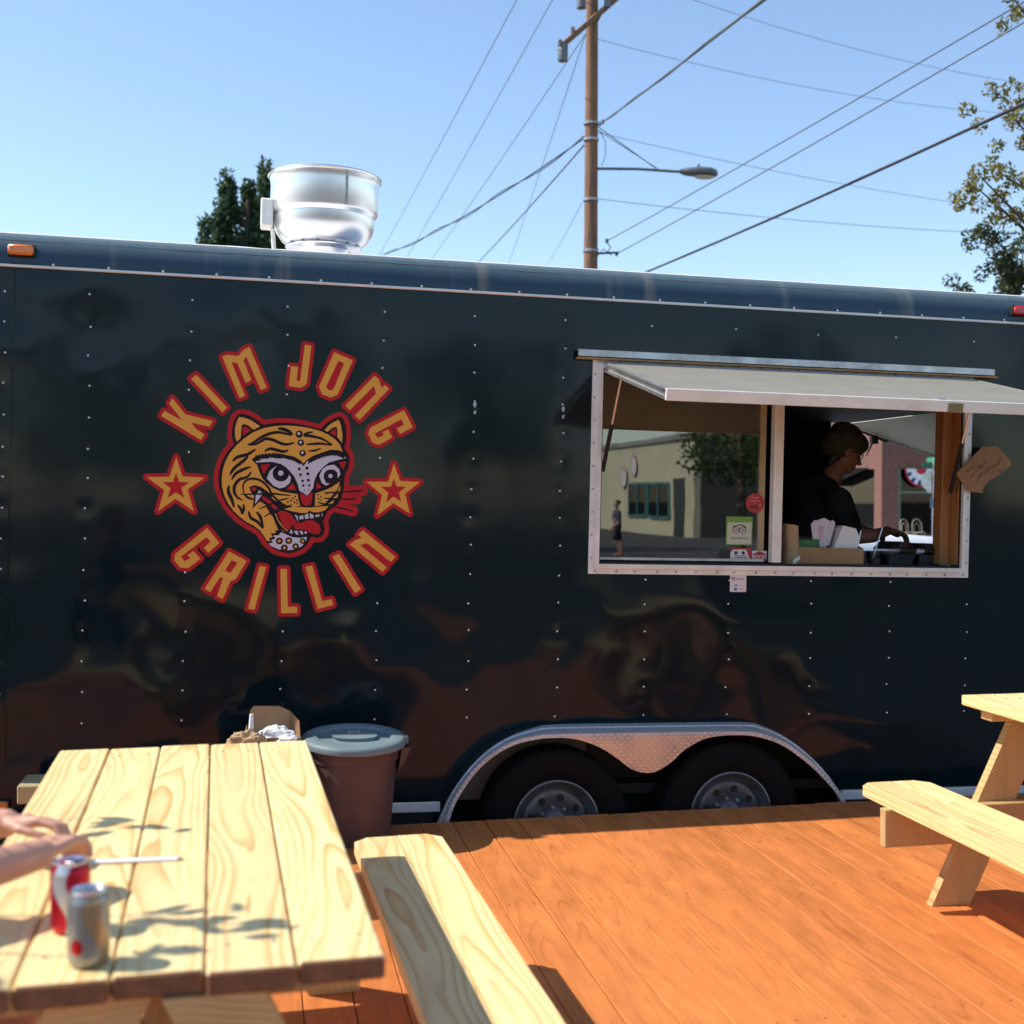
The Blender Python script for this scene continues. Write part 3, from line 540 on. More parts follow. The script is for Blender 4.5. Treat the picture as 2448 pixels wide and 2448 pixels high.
# torn edge of the white roof membrane along the cove
mv = []; mf = []
for i in range(161):
    x = XL+(XR-XL)*i/160; w = .010+.010*abs(noise.noise((x*4, 2, 0)))
    mv += [(X(x), .13-w*1.2, 1.150-w*.25), (X(x), .128, 1.154+.003*noise.noise((x*7, 0, 5))), (X(x), .20, 1.152)]
for i in range(160):
    for j in range(2): mf.append((i*3+j, i*3+3+j, i*3+4+j, i*3+1+j))
link('roof_membrane_edge', mesh('roof_membrane_edge', mv, mf, ALUW, True), tr)
# belt trim
TB().box((XL, -.013, .972), (XR, .0, .985), .003).build('belt_trim', ALUW)
TB().box((XL, -.018, -1.545), (1.665, .01, -1.497), .004).build('bottom_rail', ALUW)
TB().box((3.77, -.018, -1.545), (XR, .01, -1.497), .004).build('bottom_rail', ALUW)
TB().box((XL, -.01, -1.70), (1.63, .0, -1.546)).build('tread_skirt', TREADD)
TB().box((3.80, -.01, -1.70), (XR, .0, -1.546)).build('tread_skirt', TREADD)
TB().box((XL, .3, -1.80), (XR, .4, -1.5)).box((XL, DEPTH-.4, -1.80), (XR, DEPTH-.3, -1.5)).build('chassis_rail', GASK)
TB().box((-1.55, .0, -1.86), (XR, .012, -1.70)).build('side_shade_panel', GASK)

# rivets: too small to pick apart, one part
rv = TB()
def rivet(x, z, y, r=.0055):
    rv.lathe([(r, 0), (r*.85, -r*.45), (r*.4, -r*.62), (0.0, -r*.65)], (x, y, z), 8, 'y', cap=False)
def pip(x, z, lp):
    c = False
    for (xa, za), (xb, zb) in zip(lp, lp[1:]+lp[:1]):
        if (za > z) != (zb > z) and x < xa+(z-za)*(xb-xa)/(zb-za): c = not c
    return c
def covered(x, z):
    if not in_emblem(x, z): return False
    loops_ = [l[0] for _, l in LETTERS]+STARS+TIGER['black']
    return any(pip(x+.017*math.cos(a), z+.017*math.sin(a), l) for l in loops_ for a in (0, 1.05, 2.09, 3.14, 4.19, 5.24))
for x, z in rivets:
    if not covered(x, z): rivet(x, z, dent(x, z)-.0005)
xx = XL
while xx < XR: rivet(xx, .9915, -.007, .0068); xx += .24
rvo = rv.build('rivets', RIVET, smooth=True); tag(rvo, kind='stuff')
# two spots where a bracket was torn off
for x, z in ((1.795, .418), (2.238, .413)):
    e = empty('torn_bracket_hole', (X(x), dent(x, z), z), tr)
    MB().lathe([(0, -.0015), (.010, -.002), (.012, 0)], (.004, 0, -.004), 10, 'y').build('hole', GASK, e)
    MB().prism([(-.012, .018), (-.002, .03), (.006, .022), (.002, .004), (-.006, .002)], -.006, -.001).prism([(-.008, -.03), (.002, -.03), (.006, -.016), (-.004, -.014)], -.005, -.001).build('metal_scrap', ALU, e)

# clearance lights
def marker(x, z, m, w=.118, h=.055):
    e = empty('marker_light', (X(x), -.022, z), tr)
    MB().box((-w/2, 0, -h/2), (w/2, .03, h/2), .004).build('base', GASK, e)
    MB().box((-w/2+.004, -.022, -h/2+.004), (w/2-.004, 0, h/2-.004), .009).build('lens', m, e, True)
marker(-.296, 1.047, AMBER); marker(4.735, 1.043, REDL); marker(-.37, -1.455, AMBER, .14, .045)

# ---------------------------------------------------------------- serving window
win = empty('serving_window', (X(3.42), 0, .15), tr)
class WB(MB):
    def build(s, name, mats, parent=None, smooth=False):
        s.v = [(a-3.42, b, c-.15) for a, b, c in s.v]
        return MB.build(s, name, mats, parent or win, smooth)
FX0, FX1, FZ0, FZ1 = 2.381, 4.466, -.383, .687; fw = .048
def miter(p0, p1, q0, q1, ya, yb):
    poly = [p0, p1, q1, q0]
    return WB().prism(poly, ya, yb)
def ring(name, x0, x1, z0, z1, w, ya, yb, m):
    a = [(x0, z0), (x1, z0), (x1, z1), (x0, z1)]; b = [(x0+w, z0+w), (x1-w, z0+w), (x1-w, z1-w), (x0+w, z1-w)]
    for i in range(4):
        j = (i+1) % 4; miter(a[i], a[j], b[i], b[j], ya, yb).build(name, m)
ring('frame_flange', FX0, FX1, FZ0, FZ1, .032, -.010, .012, ALUW)
ring('frame_lip', FX0+.028, FX1-.028, FZ0+.028, FZ1-.028, .022, -.026, .07, ALUW)
ring('gasket', FX0+.047, FX1-.047, FZ0+.047, FZ1-.047, .012, -.006, .07, GASK)
sc = WB()
for i in range(20):
    x = FX0+.03+(FX1-FX0-.06)*i/19+random.uniform(-.01, .01)
    for z in (FZ0+.014, FZ1-.014): sc.lathe([(.007, 0), (.005, -.003), (0, -.004)], (x, -.010, z), 8, 'y', cap=False)
for i in range(9):
    z = FZ0+.08+(FZ1-FZ0-.16)*i/8
    for x in (FX0+.013, FX1-.013): sc.lathe([(.006, 0), (.004, -.003), (0, -.004)], (x, -.010, z), 8, 'y', cap=False)
tag(sc.build('frame_screws', ALUD, smooth=True), kind='stuff')
# drip rail above
dr = WB().prism([(-.002, .731), (-.05, .722), (-.05, .690), (-.044, .690), (-.044, .712), (-.002, .722)], 2.294, 4.566, 'x')
dr.build('drip_rail', ALU)
WB().box((2.294, -.043, .677), (4.590, -.004, .686)).build('drip_rail_lip', CARD)
# reveal, mullion, sashes
WB().box((2.44, .07, -.336), (4.42, .16, -.325)).build('sill', GASK)
WB().box((3.356, -.004, -.318), (3.407, .05, .63), .004).build('mullion', ALUW)
WB().box((3.288, .070, -.29), (3.342, .10, .625), .003).build('sash_stile', mat('aged_cream_sash', (.42, .35, .20), .5, var=.2))
WB().box((2.446, .054, -.318), (3.34, .085, -.300), .003).build('sash_rail', ALU)
WB().box((4.352, .075, -.318), (4.425, .16, .63), .004).build('jamb', JAMB)
WB().box((4.405, .0, -.318), (4.418, .07, .63), .003).build('jamb_strip', JAMB)
WB().box((2.445, .060, -.30), (3.30, .065, .63)).build('glass_pane', GLASS)
# raised flap: hinged at the head, its outer skin facing up
hz, oz, oy = .664, .452, -.965
flap = empty('hatch_flap', (X(3.42), -.03, hz), tr)
ang = math.atan2(hz-oz, -oy); flap.rotation_euler = (ang, 0, 0)
Lf = math.hypot(oy, hz-oz); fx0, fx1 = -.985, 1.045
MB().box((fx0, -Lf, -.004), (fx1, 0, .0), 0).build('outer_skin', FLAPM, flap)
MB().box((fx0+.004, -Lf+.004, -.045), (fx1-.004, -.004, -.040)).build('inner_skin', FLAPU, flap)
MB().box((fx0-.003, -Lf-.003, -.048), (fx1+.003, -Lf+.014, .003), .002).build('front_edge', ALUW, flap)
for s, x in ((0, fx0), (1, fx1-.012)):
    b = MB(); b.box((x-.002, -Lf+.016, -.012), (x+.014, -.002, .003), .002); b.box((x-.001, -Lf+.016, -.048), (x+.010, -.002, -.030), .002); b.box((x+.006, -Lf+.02, -.034), (x+.01, -.004, -.01))
    b.build('side_edge', ALU, flap)
MB().box((fx0, -.02, -.03), (fx1, .012, .004), .003).build('hinge', ALU, flap)
MB().box((.31, -Lf-.006, -.05), (.385, -Lf+.004, -.008), .002).box((.33, -Lf-.007, -.04), (.365, -Lf-.004, -.016)).build('latch_plate', mat('brass_plate', (.30, .24, .13), .45, .5), flap)
MB().lathe([(.0, .004), (.026, .003), (.03, 0)], (.30, -Lf+.06, 0), 20, 'z').build('lock_disc', ALUD, flap)
# gas struts
def strut(a, b):
    a, b = Vector(a), Vector(b); m_ = a.lerp(b, .48); e = empty('gas_strut', (0, 0, 0), tr)
    MB().tube([a, m_], .006, 8).build('rod', STEEL, e, True); MB().tube([m_, b], .011, 10).build('cylinder', GASK, e, True)
strut((X(2.452), -.26, .56), (X(2.445), -.004, .13)); strut((X(4.318), -.25, .555), (X(4.368), .02, .067))

# stickers and print
def text_mesh(body, size, mname, align='CENTER', bold=0.0):
    cu = bpy.data.curves.new('lettering', 'FONT'); cu.body = body; cu.size = size; cu.align_x = align; cu.align_y = 'CENTER'; cu.offset = bold; cu.resolution_u = 2
    o = bpy.data.objects.new('lettering', cu); COL.objects.link(o)
    dg = bpy.context.evaluated_depsgraph_get(); me = bpy.data.meshes.new_from_object(o.evaluated_get(dg)); bpy.data.objects.remove(o); bpy.data.curves.remove(cu)
    me.materials.clear(); me.materials.append(mname); me.name = 'lettering'
    return me
def put_text(body, size, m, parent, loc, bold=0., rz=0.):
    return link('lettering', text_mesh(body, size, m, bold=bold), parent, loc, (R(90), rz, 0))
def rrect(w, h, r, n=5):
    pts = []
    for cx, cz, a0 in ((w/2-r, -h/2+r, -90), (w/2-r, h/2-r, 0), (-w/2+r, h/2-r, 90), (-w/2+r, -h/2+r, 180)):
        for i in range(n+1): a = R(a0+90*i/n); pts.append((cx+r*math.cos(a), cz+r*math.sin(a)))
    return pts
WHITE = mat('sticker_white', (.72, .66, .66), .45, var=.04); REDS = mat('sticker_red', (.42, .02, .025), .45, var=.1); GREENS = mat('sticker_green', (.16, .34, .04), .45, var=.1)
PALEG = mat('sticker_pale_green', (.50, .54, .42), .45, var=.06); BLUES = mat('sticker_blue', (.04, .13, .42), .45); GREYS = mat('print_grey', (.16, .14, .15), .6); BLKP = mat('print_black', (.02, .018, .02), .6); PINKP = mat('print_pink', (.62, .42, .46), .6)
s = empty('card_sticker', (X(3.175), -.003+dent(3.175, -.424), -.424), tr)
MB().prism(rrect(.088, .088, .007), -.0015, 0).build('sticker_sheet', WHITE, s)
MB().prism(rrect(.017, .017, .003), -.0024, -.0016).build('logo', GREYS, s, loc=(-.027, 0, .023))
MB().prism(rrect(.010, .010, .002), -.0032, -.0026).build('logo', WHITE, s, loc=(-.027, 0, .023))
MB().prism(rrect(.004, .004, .001), -.004, -.0034).build('logo', GREYS, s, loc=(-.027, 0, .023))
put_text('Square', .0165, GREYS, s, (.010, -.0022, .023)); put_text('VISA', .011, BLUES, s, (-.013, -.0022, -.011), .0004); MB().box((.010, -.0024, -.0125), (.030, -.0016, -.0095)).build('print_line', PINKP, s)
MB().prism(rrect(.016, .015, .001), -.0024, -.0016).build('logo', BLUES, s, loc=(-.014, 0, -.030)); MB().box((.009, -.0024, -.0315), (.018, -.0016, -.0285)).box((.023, -.0024, -.0315), (.029, -.0016, -.0285)).build('print_line', REDS, s)
YG = .0585
s = empty('round_sticker', (X(3.281), YG, -.013), tr)
MB().lathe([(0, -.0012), (.0505, -.0012), (.0505, 0)], (0, 0, 0), 28, 'y').build('sticker_sheet', REDS, s)
put_text('People', .015, PINKP, s, (0, -.002, .029)); put_text('Love us', .017, PINKP, s, (0, -.002, .012)); put_text('on', .012, PINKP, s, (0, -.002, -.002)); put_text('yelp', .027, BLKP, s, (-.005, -.002, -.019), .0006); put_text('*', .028, WHITE, s, (.028, -.002, -.021), .001)
s = empty('square_sticker', (X(3.1985), YG, -.158), tr)
MB().prism(rrect(.144, .146, .004), -.0012, 0).build('sticker_sheet', GREENS, s)
MB().prism(rrect(.132, .112, .002), -.0022, -.0014).build('sticker_panel', PALEG, s, loc=(0, 0, -.012))
for sx in (-1, 1):
    for r0, r1, m_, y in ((.0185, .0150, BLKP, -.003), (.0135, .0, WHITE, -.0030), (.0085, .0055, BLKP, -.0036), (.003, .0, REDS if sx < 0 else GREENS, -.0036)):
        MB().lathe([(r1, y), (r0, y), (r0, y+.0006), (r1, y+.0006)], (sx*.0185, 0, .004), 24, 'y', cap=False).build('owl_eye', m_, s)
MB().tube([(-.036, -.003, .018), (-.018, -.003, .028), (0, -.003, .031), (.018, -.003, .028), (.036, -.003, .018)], .0022, 6).build('owl_brow', BLKP, s)
put_text('tripadvisor', .0225, GREYS, s, (0, -.0030, -.036))
s = empty('food_sticker', (X(3.312), YG, -.277), tr)
MB().prism([(-.040, -.033), (.040, -.033), (.040, .018), (-.040, .018)], -.0012, 0).build('sticker_sheet', WHITE, s)
MB().prism([(-.037, -.033), (.037, -.033), (.037, .0), (.0, .0175), (-.037, .0)], -.0022, -.0014).build('sticker_panel', REDS, s)
put_text('FOOD', .026, WHITE, s, (0, -.003, -.014), .0008)
s = empty('card_sticker', (X(3.205), YG, -.279), tr)
MB().prism([(-.05, -.03), (.064, -.03), (.064, .032), (-.05, .032)], -.0010, 0).build('sticker_sheet', REDS, s)
MB().prism([(-.052, -.026), (-.028, -.032), (.058, -.032), (.033, .026), (-.036, .024), (-.052, .010)], -.0020, -.0012).build('sticker_panel', WHITE, s)
for x in (-.022, .018): MB().lathe([(0, -.0028), (.009, -.0028), (.009, -.0022)], (x, 0, .008), 12, 'y').build('print_mark', BLKP, s)
for i in range(3): MB().box((-.030+.005*i, -.0028, -.010-.008*i), (.036+.005*i, -.0022, -.006-.008*i)).build('print_line', GREYS, s)
MB().lathe([(0, -.001), (.030, -.001), (.030, 0)], (0, 0, 0), 24, 'y').build('black_sticker', BLKP, tr, loc=(X(3.125), YG, -.281))

# ---------------------------------------------------------------- emblem
def shapes_sdf(shapes, gx, gz):
    P = np.stack(np.meshgrid(gx, gz, indexing='ij'), -1); best = np.full(P.shape[:2], 1e9)
    for loops in shapes:
        d = np.full(P.shape[:2], 1e9); ins = np.zeros(P.shape[:2], bool)
        for lp in loops:
            q = np.array(lp, float)
            for a, b in zip(q, np.roll(q, -1, 0)):
                ab = b-a; L2 = (ab**2).sum()+1e-12
                t = np.clip(((P-a)@ab)/L2, 0, 1); d = np.minimum(d, np.hypot(P[..., 0]-a[0]-t*ab[0], P[..., 1]-a[1]-t*ab[1]))
                c = (a[1] > P[..., 1]) != (b[1] > P[..., 1])
                with np.errstate(divide='ignore', invalid='ignore'):
                    xi = a[0]+(P[..., 1]-a[1])*ab[0]/(ab[1] if ab[1] != 0 else 1e-12)
                ins ^= c & (P[..., 0] < xi)
        best = np.minimum(best, np.where(ins, -d, d))
    return best
def contour(shapes, off, res):
    pts = np.array([p for s_ in shapes for l in s_ for p in l]); lo = pts.min(0)-off-3*res; hi = pts.max(0)+off+3*res
    gx = np.arange(lo[0], hi[0], res); gz = np.arange(lo[1], hi[1], res); S = shapes_sdf(shapes, gx, gz)-off
    seg = {}
    def cut(i0, j0, i1, j1):
        a, b = S[i0, j0], S[i1, j1]; t = a/(a-b); return (gx[i0]+(gx[i1]-gx[i0])*t, gz[j0]+(gz[j1]-gz[j0])*t)
    nxt = {}; pos = {}
    I, J = S.shape
    inside = S < 0
    cells = np.argwhere((inside[:-1, :-1].astype(int)+inside[1:, :-1]+inside[:-1, 1:]+inside[1:, 1:]) % 4 != 0)
    for i, j in cells:
        c = [(i, j), (i+1, j), (i+1, j+1), (i, j+1)]; s_ = [inside[q] for q in c]; cr = []
        for k in range(4):
            a, b = c[k], c[(k+1) % 4]
            if s_[k] != s_[(k+1) % 4]:
                key = (min(a, b), max(a, b)); pos.setdefault(key, cut(*key[0], *key[1])); cr.append((key, s_[k]))
        # leaving inside -> entering inside keeps the inside on one hand
        outs = [k for k, v in cr if v]; ins_ = [k for k, v in cr if not v]
        for a, b in zip(outs, ins_): nxt[a] = b
    loops = []
    while nxt:
        k0 = next(iter(nxt)); lp = []; k = k0
        while k in nxt: lp.append(pos[k]); k = nxt.pop(k)
        if len(lp) > 8: loops.append(lp)
    out = []
    for lp in loops:
        a = np.array(lp); area = .5*np.sum(a[:, 0]*np.roll(a[:, 1], -1)-np.roll(a[:, 0], -1)*a[:, 1])
        # drop nearly collinear points
        keep = [a[0]]
        for p, q in zip(a[1:], np.roll(a[1:], -1, 0)):
            d0 = p-keep[-1]; d1 = q-p
            if abs(d0[0]*d1[1]-d0[1]*d1[0]) > .06*res*res or np.hypot(*d0) > .03: keep.append(p)
        out.append((area, [tuple(k_) for k_ in keep]))
    big = max(out, key=lambda o_: abs(o_[0]))[0]
    return [l for ar, l in out if ar*big > 0]
def flat(b, loops, y, mi):
    b.mat(mi); n0 = [p for l in loops for p in l]
    tri = tessellate_polygon([[Vector((p[0], p[1], 0)) for p in l] for l in loops])
    b.add([(p[0], y, p[1]) for p in n0], [tuple(t) for t in tri])
def ribbon(pts, hw, taper=True):
    p = [Vector(q) for q in pts]; dense = []
    for i in range(len(p)-1):
        a, b, c, d = p[max(i-1, 0)], p[i], p[i+1], p[min(i+2, len(p)-1)]
        for k in range(5):
            t = k/5; dense.append(.5*((2*b)+(c-a)*t+(2*a-5*b+4*c-d)*t*t+(3*b-a-3*c+d)*t**3))
    dense.append(p[-1]); n_ = len(dense); L, Rr = [], []
    for i, q in enumerate(dense):
        d = (dense[min(i+1, n_-1)]-dense[max(i-1, 0)]); d = d.normalized() if d.length > 1e-9 else Vector((1, 0)); nn = Vector((-d.y, d.x)); s_ = i/(n_-1)
        w_ = hw*((.30+.70*math.sin(math.pi*min(1, max(0, s_)))**.7) if taper else 1.0)
        L.append(q+nn*w_); Rr.append(q-nn*w_)
    return [tuple(v) for v in L+Rr[::-1]]
def ribbon_strip(b, pts, hw, y, mi):
    poly = ribbon(pts, hw); h = len(poly)//2; b.mat(mi)
    L = poly[:h]; Q = poly[h:][::-1]
    b.add([(p[0], y, p[1]) for p in L]+[(p[0], y, p[1]) for p in Q], [(i, i+1, h+i+1, h+i) for i in range(h-1)])
def disc(c, r, n=18): return [(c[0]+r*math.cos(2*math.pi*i/n), c[1]+r*math.sin(2*math.pi*i/n)) for i in range(n)]
E_RED = mat('emblem_red', (.50, .012, .018), .6, var=.06, scale=3, spec=.25); E_ORG = mat('emblem_orange', (.78, .36, .055), .6, var=.05, scale=3, spec=.25); E_BLK = mat('emblem_black', (.012, .005, .009), .6, var=.1, spec=.25); E_WHT = mat('emblem_white', (.62, .56, .62), .6, var=.05, spec=.25)
emb = empty('emblem', (X(.9), 0, .05), tr)
EY = -.0016
class EB(MB):
    def build(s, name, mats, parent=None):
        s.v = [(a-.9, b+EY, c-.05) for a, b, c in s.v]; return MB.build(s, name, mats, parent or emb)
for ch, loops in LETTERS:
    b = EB()
    for l in contour([loops], .0165, .0026): flat(b, [l], 0, 0)
    flat(b, loops, -.0006, 1)
    b.build('letter', [E_RED, E_ORG])
for lp in STARS:
    b = EB(); c = np.mean(lp, 0)
    for l in contour([[lp]], .0165, .003): flat(b, [l], 0, 0)
    flat(b, [lp], -.0006, 1); flat(b, [[tuple(c+(np.array(p)-c)*.46) for p in lp]], -.0012, 0)
    b.build('star', [E_RED, E_ORG])
b = EB(); shp = [TIGER['black']]+[[ribbon(p, w, False)] for p, w in TIGER['whisk']]
for l in contour(shp, .0215, .004): flat(b, [l], 0, 0)
b.build('tiger_outline', [E_RED])
b = EB()
for l in TIGER['black']: flat(b, [l], -.0006, 0)
for p, w in TIGER['whisk']: ribbon_strip(b, p, w, -.00072, 0)
b.build('tiger_silhouette', [E_BLK])
b = EB()
for i, l in enumerate(TIGER['orange']): flat(b, [l], -.0012-.00001*i, 0)
b.build('tiger_fur', [E_ORG])
b = EB()
for i, l in enumerate(TIGER['red']): flat(b, [l], -.0018-.00001*i, 0)
for i, l in enumerate(TIGER['white']): flat(b, [l], -.0021-.00001*i, 1)
b.build('tiger_face', [E_RED, E_WHT])
b = EB()
for i, (p, w) in enumerate(TIGER['strokes']): ribbon_strip(b, p, w, -.0026-.00001*i, 0)
def A2(x, y):
    return (TIGER_O[0]+x*TIGER_S, TIGER_O[1]-y*TIGER_S)
rl = random.Random(2)
for side_, pts_ in ((0, [(540, 660), (640, 632), (760, 622), (860, 632), (950, 655), (1040, 700)]), (1, [(1140, 690), (1230, 640), (1330, 600), (1420, 580), (1500, 585), (1560, 615)])):
    for i in range(len(pts_)-1):
        for k_ in range(3):
            t_ = (k_+.5)/3; x_ = pts_[i][0]+(pts_[i+1][0]-pts_[i][0])*t_; y_ = pts_[i][1]+(pts_[i+1][1]-pts_[i][1])*t_; dx_ = 22 if side_ == 0 else -18
            ribbon_strip(b, [Vector(A2(x_-dx_, y_-22)), Vector(A2(x_, y_-2)), Vector(A2(x_+dx_, y_+30))], 14*TIGER_S, -.00285-.000004*(i*3+k_), 0)
for i, (c, r) in enumerate(TIGER['bdots']): flat(b, [disc(c, r)], -.0031-.000003*i, 0)
for c, r in TIGER['wdots']: flat(b, [disc(c, r)], -.0036, 1)
for c, r in TIGER['odots']: flat(b, [disc(c, r)], -.0036, 2)
tag(b.build('tiger_linework', [E_BLK, E_WHT, E_ORG]), kind='stuff')

# ---------------------------------------------------------------- fender and wheels
fend = empty('fender', (X(2.7), 0, -1.3), tr)
class FB(MB):
    def build(s, name, mats, parent=None, smooth=False):
        s.v = [(a-2.7, b, c+1.3) for a, b, c in s.v]; return MB.build(s, name, mats, parent or fend, smooth)
def smooth_poly(pts, k=3):
    p = [Vector(q) for q in pts]; o = []
    for i in range(len(p)-1):
        a, b, c, d = p[max(i-1, 0)], p[i], p[i+1], p[min(i+2, len(p)-1)]
        for j in range(k):
            t = j/k; o.append(tuple(.5*((2*b)+(c-a)*t+(2*a-5*b+4*c-d)*t*t+(3*b-a-3*c+d)*t**3)))
    return o+[tuple(p[-1])]
U = smooth_poly(UARCH); FY = -.205
UF = smooth_poly([(1.63, -1.66), (1.672, -1.49), (1.726, -1.383), (1.803, -1.283), (1.893, -1.210), (1.985, -1.165), (2.09, -1.142), (2.182, -1.136), (2.65, -1.136), (3.13, -1.138), (3.235, -1.150), (3.358, -1.195), (3.487, -1.280), (3.594, -1.375), (3.687, -1.486), (3.765, -1.66)])
WARC = [(1.655, -1.66), (1.695, -1.49), (1.747, -1.39), (1.821, -1.295), (1.907, -1.226), (1.994, -1.185), (2.093, -1.162), (2.182, -1.156), (2.295, -1.168), (2.409, -1.209), (2.49, -1.26), (2.56, -1.311), (2.605, -1.330), (2.65, -1.336), (2.699, -1.328), (2.768, -1.288), (2.836, -1.228), (2.929, -1.179), (3.023, -1.162), (3.13, -1.16), (3.226, -1.173), (3.347, -1.215), (3.471, -1.297), (3.575, -1.39), (3.665, -1.494), (3.74, -1.66)]
Wc = smooth_poly(WARC)
def resample(pts, n_):
    P_ = [Vector(q_) for q_ in pts]; d_ = [0]
    for a_, b_ in zip(P_, P_[1:]): d_.append(d_[-1]+(b_-a_).length)
    o_ = []; j = 0
    for i in range(n_):
        s_ = d_[-1]*i/(n_-1)
        while j < len(d_)-2 and d_[j+1] < s_: j += 1
        o_.append(P_[j].lerp(P_[j+1], (s_-d_[j])/max(1e-9, d_[j+1]-d_[j])))
    return o_
NU = 72; Ur, Ufr = resample(U, NU), resample(UF, NU)
lv = []; lf = []
prof = [(0, 0), (.40, 0), (.425, .007), (.47, .007), (.495, 0), (.95, 0), (1.0, -.005), (1.0, -.022)]
for i in range(NU):
    a_, c_ = Ufr[max(i-1, 0)], Ufr[min(i+1, NU-1)]; d = (c_-a_).normalized(); nn = Vector((-d.y, d.x))
    for f_, h in prof:
        q_ = Ur[i].lerp(Ufr[i], f_)+nn*h; lv.append((q_.x, FY*f_, q_.y))
n = len(prof)
for i in range(NU-1):
    for j in range(n-1): lf.append((i*n+j, (i+1)*n+j, (i+1)*n+j+1, i*n+j+1))
fb = FB(); fb.add(lv, lf); fb.build('fender_top', TREADT, smooth=True)
U2 = []
for i in range(NU):
    a_, c_ = Ufr[max(i-1, 0)], Ufr[min(i+1, NU-1)]; d = (c_-a_).normalized(); U2.append((Ufr[i].x+d.y*.006, Ufr[i].y-d.x*.006))
FB().prism(U2+Wc[::-1], FY+.001, FY+.004).build('fender_face', TREAD)
FB().box((1.6, .2, -1.9), (3.85, .22, -1.12)).box((1.6, .01, -1.115), (3.85, .22, -1.108)).build('wheel_well', GASK)
def wheel(x, z):
    w_ = empty('wheel', (X(x), -.06, z), tr)
    R0 = .355
    t = MB().lathe([(.205, -.085), (.225, -.098), (.27, -.112), (.315, -.112), (.342, -.098), (R0, -.085), (R0, .085), (.342, .098), (.315, .112), (.225, .098), (.205, .085)], (0, 0, 0), 56, 'y', cap=False)
    t.build('tyre', TYRE, w_, True)
    tb = MB()
    for k in range(40):
        a = 2*math.pi*k/40
        for yy in (-.065, -.02, .025):
            c_, s_ = math.cos(a+yy*3), math.sin(a+yy*3)
            p = [(R0-.004, -.02), (R0+.007, -.02), (R0+.007, .02), (R0-.004, .02)]
            v = [(r*c_-q*s_*1.0, yy+dy, r*s_+q*c_) for r, q in p for dy in (0, .032)]
            tb.add(v, [(0, 2, 3, 1), (2, 4, 5, 3), (4, 6, 7, 5), (6, 0, 1, 7), (1, 3, 5, 7), (0, 6, 4, 2)])
    tag(tb.build('tread_blocks', TYRE, w_), kind='stuff')
    r = MB().lathe([(.211, -.088), (.214, -.096), (.206, -.100), (.198, -.092), (.190, -.070), (.176, -.055), (.168, -.050), (.160, -.062), (.148, -.068), (.10, -.060), (.075, -.050), (.072, -.06), (.0, -.06)], (0, 0, 0), 48, 'y', cap=False)
    r.build('rim', RIMM, w_, True)
    for k in range(8):
        a = 2*math.pi*(k+.5)/8+.2
        MB().lathe([(0, -.0015), (.017, -.0015), (.019, 0)], (.125*math.cos(a), -.0655, .125*math.sin(a)), 12, 'y').build('hand_hole', GASK, w_)
    MB().lathe([(.058, -.055), (.056, -.085), (.045, -.105), (.0, -.11)], (0, 0, 0), 28, 'y', cap=False).build('hub_cap', ALUD, w_, True)
    for k in range(8):
        a = 2*math.pi*k/8+.2; MB().lathe([(.011, 0), (.011, -.02), (.007, -.026), (0, -.026)], (.078*math.cos(a), -.055, .078*math.sin(a)), 6, 'y', cap=False).build('lug_nut', ALU, w_)
wheel(2.212, -1.585); wheel(3.106, -1.565)
TB().tube([(2.212, .0, -1.585), (2.212, 2.1, -1.585)], .04).tube([(3.106, .0, -1.565), (3.106, 2.1, -1.565)], .04).build('axle', GASK)

# ---------------------------------------------------------------- exhaust fan on the roof
fan = empty('exhaust_fan', (X(1.105), 1.1, 1.146), tr)
MB().lathe([(.250, .34), (.255, .355), (.292, .395), (.300, .41), (.300, .55), (.306, .60), (.312, .607), (.318, .600), (.314, .592), (.306, .590), (.292, .55), (.290, .42), (.23, .36)], (0, 0, 0), 64, 'z', cap=False).build('wind_band', STEEL, fan, True)
MB().lathe([(.14, .205), (.19, .215), (.235, .245), (.266, .29), (.280, .33), (.284, .375), (.276, .385), (.262, .380)], (0, 0, 0), 64, 'z', cap=False).build('housing', STEEL, fan, True)
MB().lathe([(.135, .04), (.135, .17), (.15, .20), (.21, .208), (.215, .215), (.15, .22)], (0, 0, 0), 48, 'z', cap=False).build('neck', STEEL, fan, True)
MB().box((-.24, -.24, 0), (.24, .24, .05), .01).build('roof_curb', ALU, fan)
MB().lathe([(.03, .36), (.12, .36), (.12, .52), (.05, .56), (0, .56)], (0, 0, 0), 24, 'z').build('motor', ALUD, fan, True)
for a in (R(-70), R(40), R(160)):
    MB().box((-.004, -.006, .405), (.004, .004, .595), .001).build('band_seam', ALUD, fan, loc=(.3035*math.cos(a), .3035*math.sin(a), 0), rot=(0, 0, a+R(90)))
for k in range(14):
    a = 2*math.pi*k/14; MB().lathe([(.007, .0), (.006, .006), (0, .007)], (.205*math.cos(a), .205*math.sin(a), .216), 8, cap=False).build('bolt', ALUD, fan)
MB().box((-.352, -.10, .30), (-.285, .02, .455), .008).build('junction_box', ALUW, fan)
MB().tube([(-.285, -.04, .30), (-.272, -.04, .15), (-.27, -.04, .0)], .012, 8).build('conduit', ALUW, fan)
